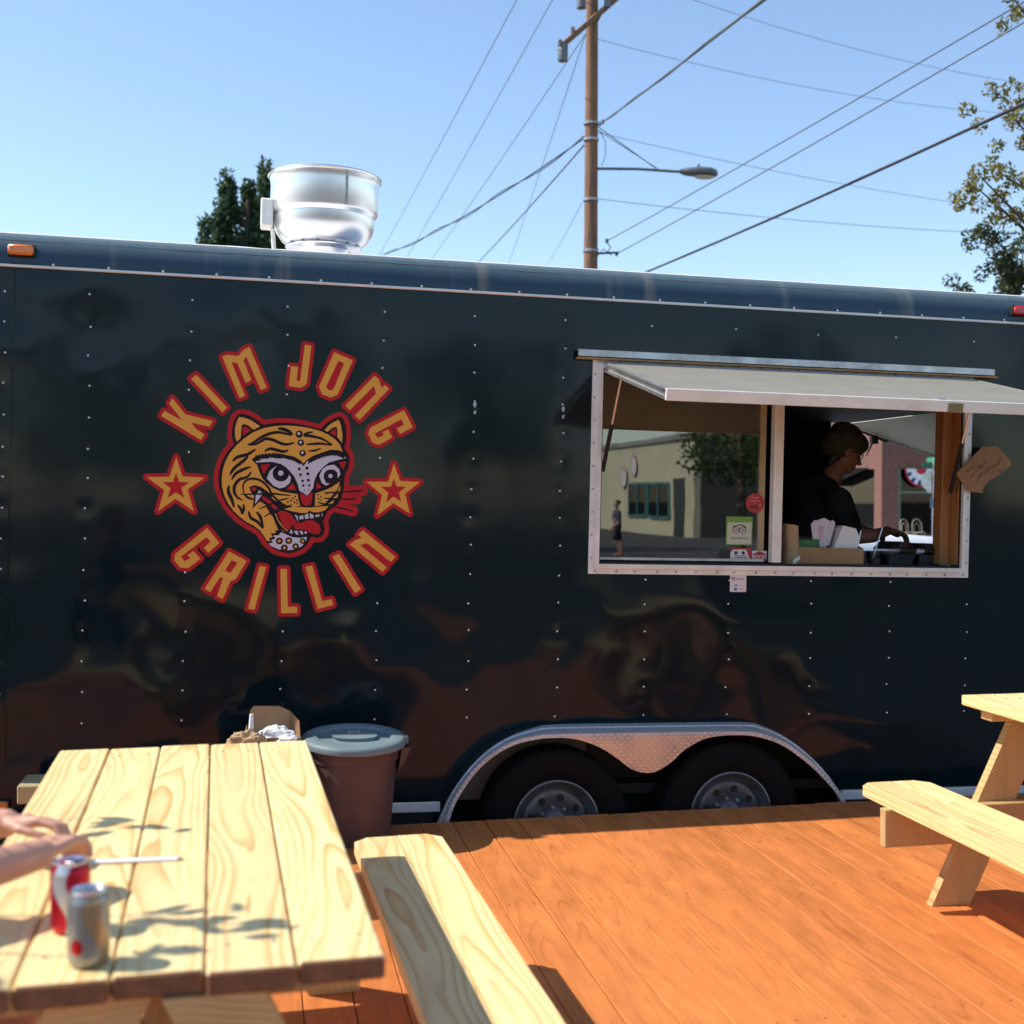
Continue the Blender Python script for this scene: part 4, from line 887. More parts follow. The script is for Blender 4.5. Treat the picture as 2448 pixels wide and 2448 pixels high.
# ------------------------------------------------------------------ picnic tables
def poly_board(name, poly, T, m, parent, loc, rot=(0, 0, 0)):
    return MB().prism(poly, -T/2, T/2, 'z').build(name, m, parent, loc=loc, rot=rot)
def bevel_mesh(o, w=.004):
    bm = bmesh.new(); bm.from_mesh(o.data)
    bmesh.ops.dissolve_limit(bm, angle_limit=R(1), verts=bm.verts, edges=bm.edges)
    bmesh.ops.bevel(bm, geom=[e for e in bm.edges], offset=w, segments=2, affect='EDGES', profile=.5, clamp_overlap=True)
    bm.to_mesh(o.data); bm.free(); return o
def picnic_table(loc, rz, label, bo=.64):
    t = empty('picnic_table', loc, rz=rz); tag(t, label, 'picnic table', 'new pine picnic tables on the deck')
    W, T = .1395, .038
    for k in range(5):
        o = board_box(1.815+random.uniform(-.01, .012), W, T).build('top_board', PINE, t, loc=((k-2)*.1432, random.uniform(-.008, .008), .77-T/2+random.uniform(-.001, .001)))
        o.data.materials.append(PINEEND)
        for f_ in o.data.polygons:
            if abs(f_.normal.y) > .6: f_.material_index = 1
    for s in (-1, 1):
        for j in (-1, 1):
            x = s*bo+j*.0715; L = 1.05; c = .045
            if s*j > 0: poly = [(-W/2, -L), (W/2-c, -L), (W/2, -L+c), (W/2, L-c), (W/2-c, L), (-W/2, L)]
            else: poly = [(-W/2, -L), (W/2, -L), (W/2, L), (-W/2, L)]
            if s*j > 0 and s < 0: poly = [(-p[0], p[1]) for p in poly][::-1]
            if s*j < 0:
                poly = [(-W/2+.0, -L), (W/2, -L), (W/2, L), (-W/2, L)]
                q = -1 if s > 0 else 1
                poly = [(-W/2, -L+(c if q < 0 else 0)), (-W/2+(c if q < 0 else 0), -L), (W/2-(c if q > 0 else 0), -L), (W/2, -L+(c if q > 0 else 0)), (W/2, L-(c if q > 0 else 0)), (W/2-(c if q > 0 else 0), L), (-W/2+(c if q < 0 else 0), L), (-W/2, L-(c if q < 0 else 0))]
                pp = []
                for p in poly:
                    if not pp or (Vector(p)-Vector(pp[-1])).length > 1e-5: pp.append(p)
                if (Vector(pp[0])-Vector(pp[-1])).length < 1e-5: pp.pop()
                poly = pp
            poly_board('bench_board', poly, T, PINE, t, (x, random.uniform(-.006, .006), .42-T/2))
    for e in (-1, 1):
        y = e*.87
        for s in (-1, 1):
            # splayed leg: from the foot outward to under the top
            a = math.atan2(.34, .70); wd = .142
            lx = s*.44; tx = s*.085; h = wd/2/math.cos(a)
            b = MB().prism([(lx-h, 0), (lx+h, 0), (tx+h, .731), (tx-h, .731)] if s > 0 else [(lx-h, 0), (lx+h, 0), (tx+h, .731), (tx-h, .731)], -T/2, T/2)
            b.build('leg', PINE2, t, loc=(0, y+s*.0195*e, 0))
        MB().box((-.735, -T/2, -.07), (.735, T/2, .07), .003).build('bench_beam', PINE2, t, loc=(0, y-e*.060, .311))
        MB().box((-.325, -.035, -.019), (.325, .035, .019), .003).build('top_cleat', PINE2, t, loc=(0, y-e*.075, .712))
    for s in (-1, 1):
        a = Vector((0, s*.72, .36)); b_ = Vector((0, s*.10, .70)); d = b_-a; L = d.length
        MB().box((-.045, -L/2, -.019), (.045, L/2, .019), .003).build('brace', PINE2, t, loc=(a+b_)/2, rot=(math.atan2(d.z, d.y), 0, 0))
    scw = MB()
    for k in range(5):
        for y in (-.795, .795):
            for s_ in (-.04, .04): scw.lathe([(.0048, 0), (.003, .0010), (0, .0010)], ((k-2)*.1432+s_+random.uniform(-.004, .004), y+random.uniform(-.006, .006), .7702), 8, 'z', cap=False)
    tag(scw.build('screws', mat('zinc_screws', (.28, .24, .18), .45, .6), t), kind='stuff')
    return t
t1 = picnic_table((.583, -3.03, 0), R(1.75), 'pine picnic table in the left foreground with drink cans on it', .655)
t2 = picnic_table((3.745, -2.60, 0), R(0.6), 'pine picnic table cut off by the right edge of the picture', .57)

# ------------------------------------------------------------------ cans and chopsticks
CANTOP = mat('can_lid_aluminium', (.80, .81, .84), .25, 1., var=.06)
def can_print(name, base, other, band, third=None, metal=.6):
    m, t, p = nmat(name)
    tc = N(t, 'TexCoord'); sep = N(t, 'SeparateXYZ'); t.links.new(tc.outputs['Object'], sep.inputs[0])
    ang = math_n(t, 'ARCTAN2', sep.outputs[1], sep.outputs[0])
    wv = math_n(t, 'ADD', math_n(t, 'MULTIPLY', math_n(t, 'SINE', math_n(t, 'ADD', math_n(t, 'MULTIPLY', sep.outputs[2], 46.0), .6)), .45), band)
    d = math_n(t, 'ABSOLUTE', math_n(t, 'SUBTRACT', ang, wv))
    m1 = math_n(t, 'LESS_THAN', d, .42)
    c = mix_c(t, m1, base, other)
    if third:
        dz = math_n(t, 'DIVIDE', math_n(t, 'SUBTRACT', sep.outputs[2], .036), .0125); da = math_n(t, 'DIVIDE', math_n(t, 'SUBTRACT', ang, -2.05), .34)
        m2 = math_n(t, 'LESS_THAN', math_n(t, 'ADD', math_n(t, 'MULTIPLY', dz, dz), math_n(t, 'MULTIPLY', da, da)), 1.0)
        c = mix_c(t, m2, c, third)
    t.links.new(c, p.inputs['Base Color']); p.inputs['Metallic'].default_value = metal; p.inputs['Roughness'].default_value = .28
    return m
def can(loc, m, label, rz=0):
    c = empty('drink_can', loc, rz=rz); tag(c, label, 'can', 'drink cans on the left table')
    MB().lathe([(.024, .0), (.029, .003), (.0325, .012), (.033, .02), (.033, .100), (.0322, .106), (.0285, .114), (.0272, .1165)], (0, 0, 0), 40).build('body', m, c, True)
    MB().lathe([(.0272, .1163), (.0282, .119), (.0272, .1205), (.0258, .119), (.0250, .1155), (.0, .1155)], (0, 0, 0), 40, cap=False).build('lid', CANTOP, c, True)
    MB().box((-.008, -.002, .1158), (.008, .020, .1172), .0005).build('ring_pull', CANTOP, c)
    MB().lathe([(0, .1157), (.008, .1157)], (0, -.012, 0), 12).build('mouth', GASK, c)
can((.448, -3.698, .7705), can_print('red_can_print', (.50, .012, .03), (.66, .62, .64), -1.2), 'red drink can with white band, behind the silver can', R(-25))
can((.499, -3.864, .7705), can_print('silver_can_print', (.30, .29, .28), (.42, .28, .15), -.9, (.45, .01, .02)), 'silver drink can with blue rim and red dot, nearest on table', R(0))
w = empty('chopstick_packet', (.523, -3.311, .7705), rz=R(-3)); tag(w, 'white paper chopstick packet lying on the left table', 'chopsticks')
MB().box((-.090, -.0085, 0), (.082, .0085, .006), .002).build('paper_sleeve', PAPER, w)
MB().box((.082, -.006, .001), (.090, -.0005, .005)).box((.082, .0005, .001), (.090, .006, .005)).build('chopstick_tips', mat('bamboo', (.5, .33, .16), .6), w)

# ------------------------------------------------------------------ bins, rubbish
BINB = mat('brown_bin_plastic', (.085, .050, .046), .45, var=.2, scale=5, bump=.1)
LIDB = mat('blue_grey_lid_plastic', (.17, .225, .235), .5, var=.14, scale=5, bump=.08, spec=.25)
bn = empty('trash_bin', (1.185, -.45, 0)); tag(bn, 'round brown trash bin with grey lid between table and trailer wheel', 'trash bin', 'round bins along the trailer')
MB().lathe([(.155, .0), (.160, .012), (.183, .30), (.188, .355), (.196, .358), (.198, .395), (.205, .405), (.212, .43), (.216, .438), (.206, .438), (.186, .38), (.150, .02), (0, .02)], (0, 0, 0), 64).build('body', BINB, bn, True)
for s in (-1, 1):
    MB().prism([(.19, .300), (.222, .345), (.245, .405), (.205, .405), (.20, .36)], -.055, .055).build('handle', BINB, bn, rot=(0, 0, 0 if s > 0 else math.pi))
lid = empty('lid', (0, 0, .438), bn); lid.rotation_euler = (R(4), R(1), 0)
MB().lathe([(.205, -.012), (.228, -.014), (.231, .004), (.226, .014), (.214, .020), (.168, .022), (.162, .019), (.158, .010), (.060, .013), (0, .014)], (0, 0, 0), 64, cap=False).build('lid_disc', LIDB, lid, True)
hp = [(.095*math.cos(a), -.028+.050*math.sin(a)) for a in [2*math.pi*i/28 for i in range(28)]]
o = MB().prism(hp, .010, .026, 'z').build('lid_knob', LIDB, lid); bevel_mesh(o, .005)
MB().box((-.02, .07, .0125), (.032, .088, .0145), .0006).build('lid_label', PAPER, lid); MB().box((-.012, .075, .0146), (.024, .083, .0152)).build('label_print', GREYS, lid)
for s in (-1, 1): MB().box((s*.226-.014, -.02, -.02), (s*.226+.014, .02, .016), .005).build('lid_clip', LIDB, lid)

LINER = mat('grey_bin_liner', (.30, .29, .33), .4, var=.2, scale=12, bump=.6, bscale=18)
b2 = empty('trash_bin', (.77, -.55, 0)); tag(b2, 'trash bin with grey liner behind the far end of the left table', 'trash bin', 'round bins along the trailer')
MB().lathe([(.15, 0), (.18, .36), (.192, .40), (.186, .40), (.15, .02), (0, .02)], (0, 0, 0), 48).build('body', BINB, b2, True)
vs = []; fs = []
for i in range(48):
    a = 2*math.pi*i/48
    for j, (r, z) in enumerate([(.168, .30), (.190, .408), (.202, .405), (.206, .33)]):
        k = 1+.03*noise.noise((math.cos(a)*4, math.sin(a)*4, j*2.)); vs.append((r*k*math.cos(a), r*k*math.sin(a), z+.01*noise.noise((a*3, j, 5))))
for i in range(48):
    for j in range(3): fs.append((i*4+j, ((i+1) % 48)*4+j, ((i+1) % 48)*4+j+1, i*4+j+1))
link('liner', mesh('liner', vs, fs, LINER, True), b2)
def sheet(name, pts, m, parent, th=.003):
    """thin card: quad or polygon given in 3D, thickened along its normal"""
    P = [Vector(p) for p in pts]; n_ = (P[1]-P[0]).cross(P[-1]-P[0]).normalized()*th
    k = len(P); vs = P+[p+n_ for p in P]
    fs = [tuple(range(k))[::-1], tuple(range(k, 2*k))]+[(i, (i+1) % k, k+(i+1) % k, k+i) for i in range(k)]
    return link(name, mesh(name, vs, fs, m), parent)
bx = empty('takeout_box', (.80, -.50, .40)); tag(bx, 'crumpled brown takeout box with its lid up on the trash bin', 'box')
sheet('lid_panel', [(-.06, .07, .03), (.11, .08, .03), (.105, .11, .165), (.06, .12, .185), (-.05, .115, .19), (-.065, .11, .17)], CARD, bx)
sheet('side_panel', [(.11, .08, .03), (.105, .11, .165), (.145, .04, .13), (.15, -.02, .03)], CARDD, bx)
sheet('front_panel', [(-.115, -.06, .0), (.14, -.06, -.01), (.13, -.07, .075), (.02, -.075, .085), (-.09, -.07, .065)], CARDD, bx)
sheet('side_panel', [(-.115, -.06, .0), (-.09, -.07, .065), (-.075, .06, .12), (-.10, .07, .03)], CARD, bx)
sheet('base_panel', [(-.115, -.06, .0), (.14, -.06, -.01), (.15, .08, .02), (-.10, .08, .02)], CARD, bx)
def crumple(name, c, r, m, label, cat, seed, st=(1, 1, 1)):
    bm = bmesh.new(); bmesh.ops.create_icosphere(bm, subdivisions=4, radius=1)
    for v in bm.verts:
        d = v.co.normalized(); k = 1+.35*noise.noise(d*2.2+Vector((seed, 0, 0)))+.25*abs(noise.noise(d*5+Vector((0, seed, 0))))
        v.co = Vector((d.x*k*r*st[0], d.y*k*r*st[1], d.z*k*r*st[2]))
    me = bpy.data.meshes.new(name); bm.to_mesh(me); bm.free(); me.materials.append(m)
    return tag(link(name, me, None, c), label, cat)
crumple('napkin', (.84, -.50, .475), .052, PAPER, 'crumpled white napkin inside the takeout box', 'napkin', 3.3, (1.35, .8, .8))
crumple('crumpled_bag', (.725, -.59, .475), .055, KRAFT, 'crumpled brown paper bag at the left front of the takeout box', 'paper bag', 8.1, (1.3, .7, .8))
crumple('crumpled_napkin', (.895, -.575, .465), .035, PAPER, 'small crumpled white paper at the right front of the takeout box', 'napkin', 5.7, (1.2, .8, .8))
nk = MB().tube([(.735, -.51, .44), (.739, -.50, .50), (.742, -.495, .575)], [.010, .012, .008], 7).build('straw_wrapper', PAPER); tag(nk, 'upright white paper wrapper sticking out of the trash', 'wrapper')
sc_ = sheet('paper_scrap', [(.645, -.56, .455), (.69, -.57, .425), (.705, -.56, .46), (.675, -.55, .495)], mat('pinkish_paper', (.66, .52, .52), .7), None); tag(sc_, 'pale folded paper scrap left of the takeout box', 'paper')
# low wooden step left of the table
stp = empty('wooden_step', (.07, -.34, 0)); tag(stp, 'low step with pale wooden tread beside the trailer, left of the table', 'step')
MB().box((-.30, -.06, .205), (.30, .16, .283), .005).build('tread', mat('olive_pine', (.40, .33, .16), .7, var=.2, scale=4, stretch=(1, 8, 8)), stp)
for x in (-.24, .16): MB().box((x, -.05, 0), (x+.09, .15, .204), .004).build('support_block', mat('grey_block', (.36, .33, .37), .8, var=.15), stp)

# ------------------------------------------------------------------ figures
def capsule(bm, p0, p1, r0, r1, seg=14):
    p0, p1 = Vector(p0), Vector(p1); d = p1-p0; L = d.length
    for p, r in ((p0, r0), (p1, r1)):
        bmesh.ops.create_icosphere(bm, subdivisions=2, radius=r*1.015, matrix=Matrix.Translation(p))
    if L > 1e-5:
        q = d.to_track_quat('Z', 'Y').to_matrix().to_4x4(); q.translation = (p0+p1)/2
        bmesh.ops.create_cone(bm, cap_ends=True, segments=seg, radius1=r0, radius2=r1, depth=L, matrix=q)
def ellip(bm, c, r, rot=None):
    m_ = Matrix.Translation(Vector(c)) @ (rot.to_4x4() if rot else Matrix.Identity(4)) @ Matrix.Diagonal((*r, 1))
    bmesh.ops.create_icosphere(bm, subdivisions=3, radius=1, matrix=m_)
def blob(name, build, voxel, m, parent=None, smooth=4, kind=None):
    bm = bmesh.new(); build(bm); me = bpy.data.meshes.new(name); bm.to_mesh(me); bm.free()
    o = bpy.data.objects.new(name, me); COL.objects.link(o)
    r = o.modifiers.new('r', 'REMESH'); r.mode = 'VOXEL'; r.voxel_size = voxel; r.use_smooth_shade = True
    s_ = o.modifiers.new('s', 'SMOOTH'); s_.factor = .5; s_.iterations = smooth
    dg = bpy.context.evaluated_depsgraph_get(); dg.update()
    me2 = bpy.data.meshes.new_from_object(o.evaluated_get(dg)); bpy.data.objects.remove(o); bpy.data.meshes.remove(me)
    me2.name = name; me2.materials.clear(); me2.materials.append(m)
    me2.polygons.foreach_set('use_smooth', [True]*len(me2.polygons))
    o = link(name, me2, parent)
    return o
def add_hand(bm, W, d, n_, s_, curl=(.35, .45, .4), sc=1.0, spread=.12):
    """W wrist, d toward the fingers, n_ back of the hand, s_ thumb side"""
    W, d, n_, s_ = Vector(W), Vector(d).normalized(), Vector(n_).normalized(), Vector(s_).normalized()
    offs = [.030, .010, -.010, -.028]; lens = [.92, 1.0, .95, .74]
    for o_, l in zip(offs, lens):
        k = W+d*(.084*sc*(.93+.07*l))+s_*o_*sc; capsule(bm, W+d*.012*sc+s_*o_*.62*sc, k, .0135*sc, .0115*sc)
        dirv = (d+s_*o_*spread*8).normalized(); p = k; a = 0
        for j, (ln, c_, rr) in enumerate(zip((.043, .027, .022), curl, (.0098, .0088, .0078))):
            a += c_; q = p+(dirv*math.cos(a)-n_*math.sin(a))*ln*l*sc; capsule(bm, p, q, rr*sc*1.04, rr*sc); p = q
    ellip(bm, W+d*.045*sc, (.020*sc,)*3)
    t0 = W+d*.022*sc+s_*.026*sc-n_*.006*sc; t1 = t0+(s_*.55+d*.75-n_*.25).normalized()*.040*sc; t2 = t1+(d*.95+s_*.1-n_*.3).normalized()*.030*sc; t3 = t2+(d*1-s_*.15-n_*.25).normalized()*.024*sc
    capsule(bm, W+d*.01*sc+s_*.012*sc, t0, .015*sc, .0145*sc); capsule(bm, t0, t1, .0135*sc, .011*sc); capsule(bm, t1, t2, .0108*sc, .0096*sc); capsule(bm, t2, t3, .0096*sc, .008*sc)
def add_head(bm, c, fwd, up, s=1.0):
    c, f, u = Vector(c), Vector(fwd).normalized(), Vector(up).normalized(); r = f.cross(u).normalized(); u = r.cross(f)
    M3 = Matrix((f, r, u)).transposed()
    ellip(bm, c+u*.030*s, (.098*s, .076*s, .088*s), M3); ellip(bm, c-u*.035*s+f*.022*s, (.068*s, .058*s, .075*s), M3); ellip(bm, c-u*.088*s+f*.058*s, (.022*s, .026*s, .018*s), M3)
    capsule(bm, c+f*.092*s+u*.012*s, c+f*.112*s-u*.028*s, .009*s, .0125*s); ellip(bm, c+f*.104*s-u*.032*s, (.012*s, .016*s, .009*s), M3)
    ellip(bm, c+f*.086*s-u*.058*s, (.010*s, .022*s, .006*s), M3); ellip(bm, c+f*.084*s-u*.069*s, (.010*s, .019*s, .007*s), M3)
    for q in (-1, 1):
        ellip(bm, c+r*q*.078*s-f*.002*s, (.018*s, .008*s, .030*s), M3); ellip(bm, c+f*.086*s+r*q*.030*s+u*.024*s, (.012*s, .024*s, .007*s), M3); ellip(bm, c+f*.070*s+r*q*.036*s-u*.025*s, (.022*s, .020*s, .018*s), M3)
    return f, r, u

def tw(x, y, z):
    c, s_ = math.cos(TILT), math.sin(TILT); return Vector((PX+c*(x-PX)+s_*z, y, 1.52-s_*(x-PX)+c*z))
# cook inside the trailer
ck = empty('person', tw(3.98, .85, -1.45)); tag(ck, 'person in black shirt and olive beanie working inside the serving window', 'person')
inv = ck.matrix_basis.inverted() if False else Matrix.Translation(-tw(3.98, .85, -1.45))
def L(x, y, z): return inv @ tw(x, y, z)
hc = L(4.165, .85, .295); hf = Vector((.93, -.12, -.30)); hu = Vector((.30, 0, .95))
def cook_skin(bm):
    add_head(bm, hc, hf, hu, 1.02)
    capsule(bm, hc+Vector((-.03, 0, -.06)), L(4.06, .85, .08), .056, .066)
    for s_, y in ((-1, .62), (1, 1.08)):
        capsule(bm, L(4.03, y, .02), L(4.09, y-.02*s_, -.20), .05, .042); capsule(bm, L(4.09, y-.02*s_, -.20), L(4.24, y+.01*s_, -.185), .044, .040); capsule(bm, L(4.24, y+.01*s_, -.185), L(4.385, .70 if s_ < 0 else 1.0, -.155), .040, .028)
        add_hand(bm, L(4.385, .70 if s_ < 0 else 1.0, -.155), Vector((.95, .1, -.12)), Vector((.1, 0, 1)), Vector((0, 1 if s_ < 0 else -1, .1)), (.4, .5, .45))
    capsule(bm, L(4.0, .85, 0), L(3.95, .85, -.5), .13, .13)
    for q in (-1, 1): capsule(bm, L(3.96, .85+q*.10, -.55), L(3.99, .85+q*.11, -1.0), .085, .062); capsule(bm, L(3.99, .85+q*.11, -1.0), L(3.95, .85+q*.11, -1.38), .058, .045); capsule(bm, L(3.93, .85+q*.11, -1.41), L(4.12, .85+q*.12, -1.42), .04, .03)
blob('body', cook_skin, .007, SKIN2, ck)
def cook_shirt(bm):
    ellip(bm, L(4.015, .85, -.045), (.205, .235, .16)); ellip(bm, L(3.985, .85, -.26), (.205, .215, .25)); ellip(bm, L(3.97, .85, -.50), (.19, .205, .22))
    capsule(bm, L(3.93, .85, .07), L(4.06, .85, .095), .085, .080)
    for s_, y in ((-1, .62), (1, 1.08)): capsule(bm, L(4.02, y, .01), L(4.10, y-.02*s_, -.13), .088, .078)
blob('shirt', cook_shirt, .010, BLK, ck, 6)
def cook_legs(bm):
    ellip(bm, L(3.97, .85, -.62), (.17, .19, .15))
    for q in (-1, 1): capsule(bm, L(3.96, .85+q*.10, -.62), L(3.99, .85+q*.11, -1.0), .105, .08); capsule(bm, L(3.99, .85+q*.11, -1.0), L(3.95, .85+q*.11, -1.36), .078, .065)
blob('trousers', cook_legs, .014, NAVY, ck, 6)
def beanie(bm):
    f = hf.normalized(); u = hu.normalized(); r = f.cross(u).normalized(); M3 = Matrix((f, r, r.cross(f))).transposed()
    ellip(bm, hc+u*.078+f*.006, (.128, .100, .080), M3); ellip(bm, hc+u*.042-f*.050, (.108, .098, .100), M3); ellip(bm, hc+u*.130-f*.02, (.095, .075, .056), M3); ellip(bm, hc+u*.05-f*.095, (.05, .07, .06), M3)
blob('beanie', beanie, .006, HAT, ck, 5)
def hair(bm):
    f = hf.normalized(); u = hu.normalized(); ellip(bm, hc-f*.055-u*.03, (.050, .062, .070)); ellip(bm, hc-f*.070-u*.070, (.036, .05, .040))
blob('hair', hair, .006, HAIR, ck, 4)
f_, u_ = hf.normalized(), hu.normalized(); r_ = f_.cross(u_).normalized()
gb = MB()
for q in (-1, 1):
    c_ = hc+f_*.098+r_*q*.034+u_*.010; ringp = [c_+r_*(.027*math.cos(a))+u_*(.019*math.sin(a)) for a in [2*math.pi*i/20 for i in range(21)]]
    gb.tube(ringp, .003, 6); gb.tube([hc+f_*.095+r_*q*.062+u_*.014, hc+f_*.04+r_*q*.079+u_*.016, hc-f_*.01+r_*q*.080+u_*.01], .0028, 6)
gb.tube([hc+f_*.104-r_*.008+u_*.014, hc+f_*.104+r_*.008+u_*.014], .0028, 6)
gb.build('glasses', BLKP, ck, True)

# seated customer at the left edge (only forearms and hands are in view)
cu = empty('person', (-.12, -3.55, .42)); tag(cu, 'seated person whose hands and forearms rest on the left picnic table', 'person')
O = Vector((-.12, -3.55, .42))
def Q(x, y, z): return Vector((x, y, z))-O
RW, LW = Q(.375, -3.570, .868), Q(.262, -3.262, .850)
def cust_skin(bm):
    add_head(bm, Q(-.26, -3.55, 1.35), Vector((.9, 0, -.45)), Vector((.45, 0, .9)))
    capsule(bm, Q(-.28, -3.55, 1.27), Q(-.29, -3.55, 1.14), .058, .065)
    capsule(bm, Q(-.28, -3.55, 1.05), Q(-.15, -3.55, .55), .12, .13)
    capsule(bm, Q(-.25, -3.74, 1.08), Q(-.01, -3.89, .900), .052, .045); capsule(bm, Q(-.01, -3.89, .900), Q(.18, -3.765, .862), .047, .046); capsule(bm, Q(.18, -3.765, .862), RW, .045, .029)
    capsule(bm, Q(-.25, -3.36, 1.08), Q(-.03, -3.20, .88), .052, .044); capsule(bm, Q(-.03, -3.20, .88), Q(.13, -3.23, .848), .045, .043); capsule(bm, Q(.13, -3.23, .842), LW, .042, .029)
    add_hand(bm, RW, Vector((.36, .93, .05)), Vector((-.25, .10, .95)), Vector((-.93, .36, -.05)), (.30, .75, .65), .95, .16)
    add_hand(bm, LW, Vector((.97, -.24, .05)), Vector((.0, .30, .95)), Vector((-.22, -.93, .28)), (.30, .80, .70), .95, .16)
    for q in (-1, 1):
        capsule(bm, Q(-.08, -3.55+q*.10, .53), Q(.30, -3.55+q*.13, .54), .085, .060); capsule(bm, Q(.30, -3.55+q*.13, .54), Q(.24, -3.55+q*.13, .10), .056, .042); capsule(bm, Q(.22, -3.55+q*.13, .045), Q(.42, -3.55+q*.14, .035), .04, .03)
blob('body', cust_skin, .0045, SKIN, cu, 3)
def cust_shirt(bm):
    ellip(bm, Q(-.27, -3.55, 1.03), (.12, .20, .15)); ellip(bm, Q(-.23, -3.55, .82), (.125, .175, .2)); ellip(bm, Q(-.17, -3.55, .62), (.14, .18, .16))
    capsule(bm, Q(-.25, -3.72, 1.08), Q(-.13, -3.81, .99), .075, .066); capsule(bm, Q(-.25, -3.38, 1.08), Q(-.14, -3.29, .985), .075, .066)
blob('shirt', cust_shirt, .009, NAVY, cu, 6)
def cust_short(bm):
    ellip(bm, Q(-.10, -3.55, .53), (.15, .19, .11))
    for q in (-1, 1): capsule(bm, Q(-.06, -3.55+q*.10, .53), Q(.22, -3.55+q*.125, .54), .105, .085)
blob('shorts', cust_short, .012, mat('khaki_cloth', (.28, .22, .14), .85, var=.2), cu, 6)
def cust_hair(bm):
    f = Vector((.9, 0, -.45)).normalized(); u = Vector((.45, 0, .9)).normalized(); c = Q(-.26, -3.55, 1.35); ellip(bm, c+u*.055-f*.03, (.095, .085, .075)); ellip(bm, c-f*.055, (.06, .08, .09))
blob('hair', cust_hair, .008, mat('brown_hair', (.06, .035, .02), .5, var=.3, stretch=(8, 8, 1)), cu, 4)
wd = (LW-Q(.13, -3.23, .842)).normalized(); wq = wd.to_track_quat('Z', 'Y')
MB().lathe([(.034, -.016), (.0365, -.014), (.0365, .014), (.034, .016), (.0335, 0)], (0, 0, 0), 24, cap=False).build('wrist_band', BLKP, cu, True, loc=LW-wd*.045, rot=wq.to_euler())

# ------------------------------------------------------------------ things on the serving counter
CZ = -.339
def tloc(x, y, z): return tuple(tw(x, y, z))
b = empty('cardboard_tray', tloc(3.742, .21, CZ), ry=TILT); tag(b, 'open cardboard tray box on the counter holding napkins and packets', 'box')
sheet('front_panel', [(-.188, -.09, 0), (.186, -.09, 0), (.186, -.09, .098), (-.188, -.09, .101)], CARD, b)
sheet('back_panel', [(-.188, .09, 0), (.186, .09, 0), (.186, .09, .175), (.05, .09, .205), (.02, .09, .15), (-.188, .09, .15)], CARDD, b)
for x in (-.188, .183): sheet('side_panel', [(x, -.086, 0), (x, .088, 0), (x, .088, .14), (x, -.086, .098)], CARDD, b)
sheet('base_panel', [(-.184, -.086, .002), (.180, -.086, .002), (.180, .086, .002), (-.184, .086, .002)], CARDD, b)
MB().box((-.187, -.0935, 0), (.185, -.0905, .018)).build('tape_strip', mat('orange_tape', (.36, .12, .035), .5), b)
gbx = MB().box((-.060, -.03, -.020), (.060, .03, .020), .001).build('green_box', mat('green_packet', (.02, .13, .04), .5, var=.1), None, loc=tloc(3.625, .17, -.218), rot=(0, TILT-R(1.5), 0)); tag(gbx, 'small dark green packet lying in the cardboard tray', 'packet')
MB().tube([(-.02+.004*i, -.0305, (.004 if i % 2 else -.003)) for i in range(13)], .0008, 4).build('script_line', PALEG, gbx)
nap = empty('napkin_stack', tloc(3.838, .195, -.245), ry=TILT+R(4)); tag(nap, 'stack of white napkins standing in the cardboard tray', 'napkins')
for k in range(9): MB().prism([(-.075+.002*k, -.03), (.070, -.036), (.074-.001*k, .072-.002*k), (.052, .112), (-.020, .122), (-.030-.002*k, .105)], -.045+.010*k, -.0365+.010*k).build('napkin', PAPER, nap)
for k, (x, z, a, h) in enumerate([(3.665, -.165, -9, .14), (3.700, -.160, 4, .155), (3.752, -.160, 14, .14)]):
    e = empty('paper_packet', tloc(x, .155+.012*k, z)); e.rotation_euler = (0, R(a), 0)
    tag(e, ['narrow pale paper packet at the left of the tray group', 'wide pale packet with pink print, middle of the tray group', 'pale paper packet leaning right toward the napkin stack'][k], 'packet')
    ww = (.018, .040, .022)[k]
    MB().prism([(-ww, -h/2), (ww, -h/2), (ww*1.15, h/2-.012), (ww*.4, h/2), (-ww*.9, h/2-.02)], -.004, .004).build('sleeve', mat('packet_lilac_white', (.62, .57, .62), .6, var=.05), e)
    if k == 1:
        for i in range(5): MB().tube([(-.020+.008*i, -.0048, -.04), (-.012+.006*i, -.0048, -.01+.006*(i % 2)), (-.020+.009*i, -.0048, .035)], .0016, 5).build('print_stroke', PINKP, e)
pb = empty('paper_bag', tloc(3.520, .17, CZ), ry=TILT); tag(pb, 'crumpled brown paper bag against the window mullion', 'paper bag')
vs = []; fs = []
for j in range(9):
    z = .215*j/8
    for i in range(24):
        a = 2*math.pi*i/24; rx = .038+.006*noise.noise((math.cos(a)*2, z*12, 1)); ry = .07+.010*noise.noise((math.sin(a)*2, z*14, 3)); top = (1 if j < 8 else 1+.0)
        vs.append((rx*math.copysign(abs(math.cos(a))**.5, math.cos(a)), ry*math.copysign(abs(math.sin(a))**.5, math.sin(a)), z+(.025*noise.noise((a*1.6, 4, 2))-.012*math.cos(a) if j == 8 else 0)))
for j in range(8):
    for i in range(24): fs.append((j*24+i, j*24+(i+1) % 24, j*24+24+(i+1) % 24, j*24+24+i))
link('bag_body', mesh('bag_body', vs, fs, KRAFT), pb)
sheet('bag_label', [(-.005, -.076, .01), (.036, -.074, .035), (.036, -.074, .058), (-.005, -.076, .033)], PAPER, pb, .0005)
PLAST = glass_mat('clear_plastic', (.80, .80, .82), 1.6, .12)
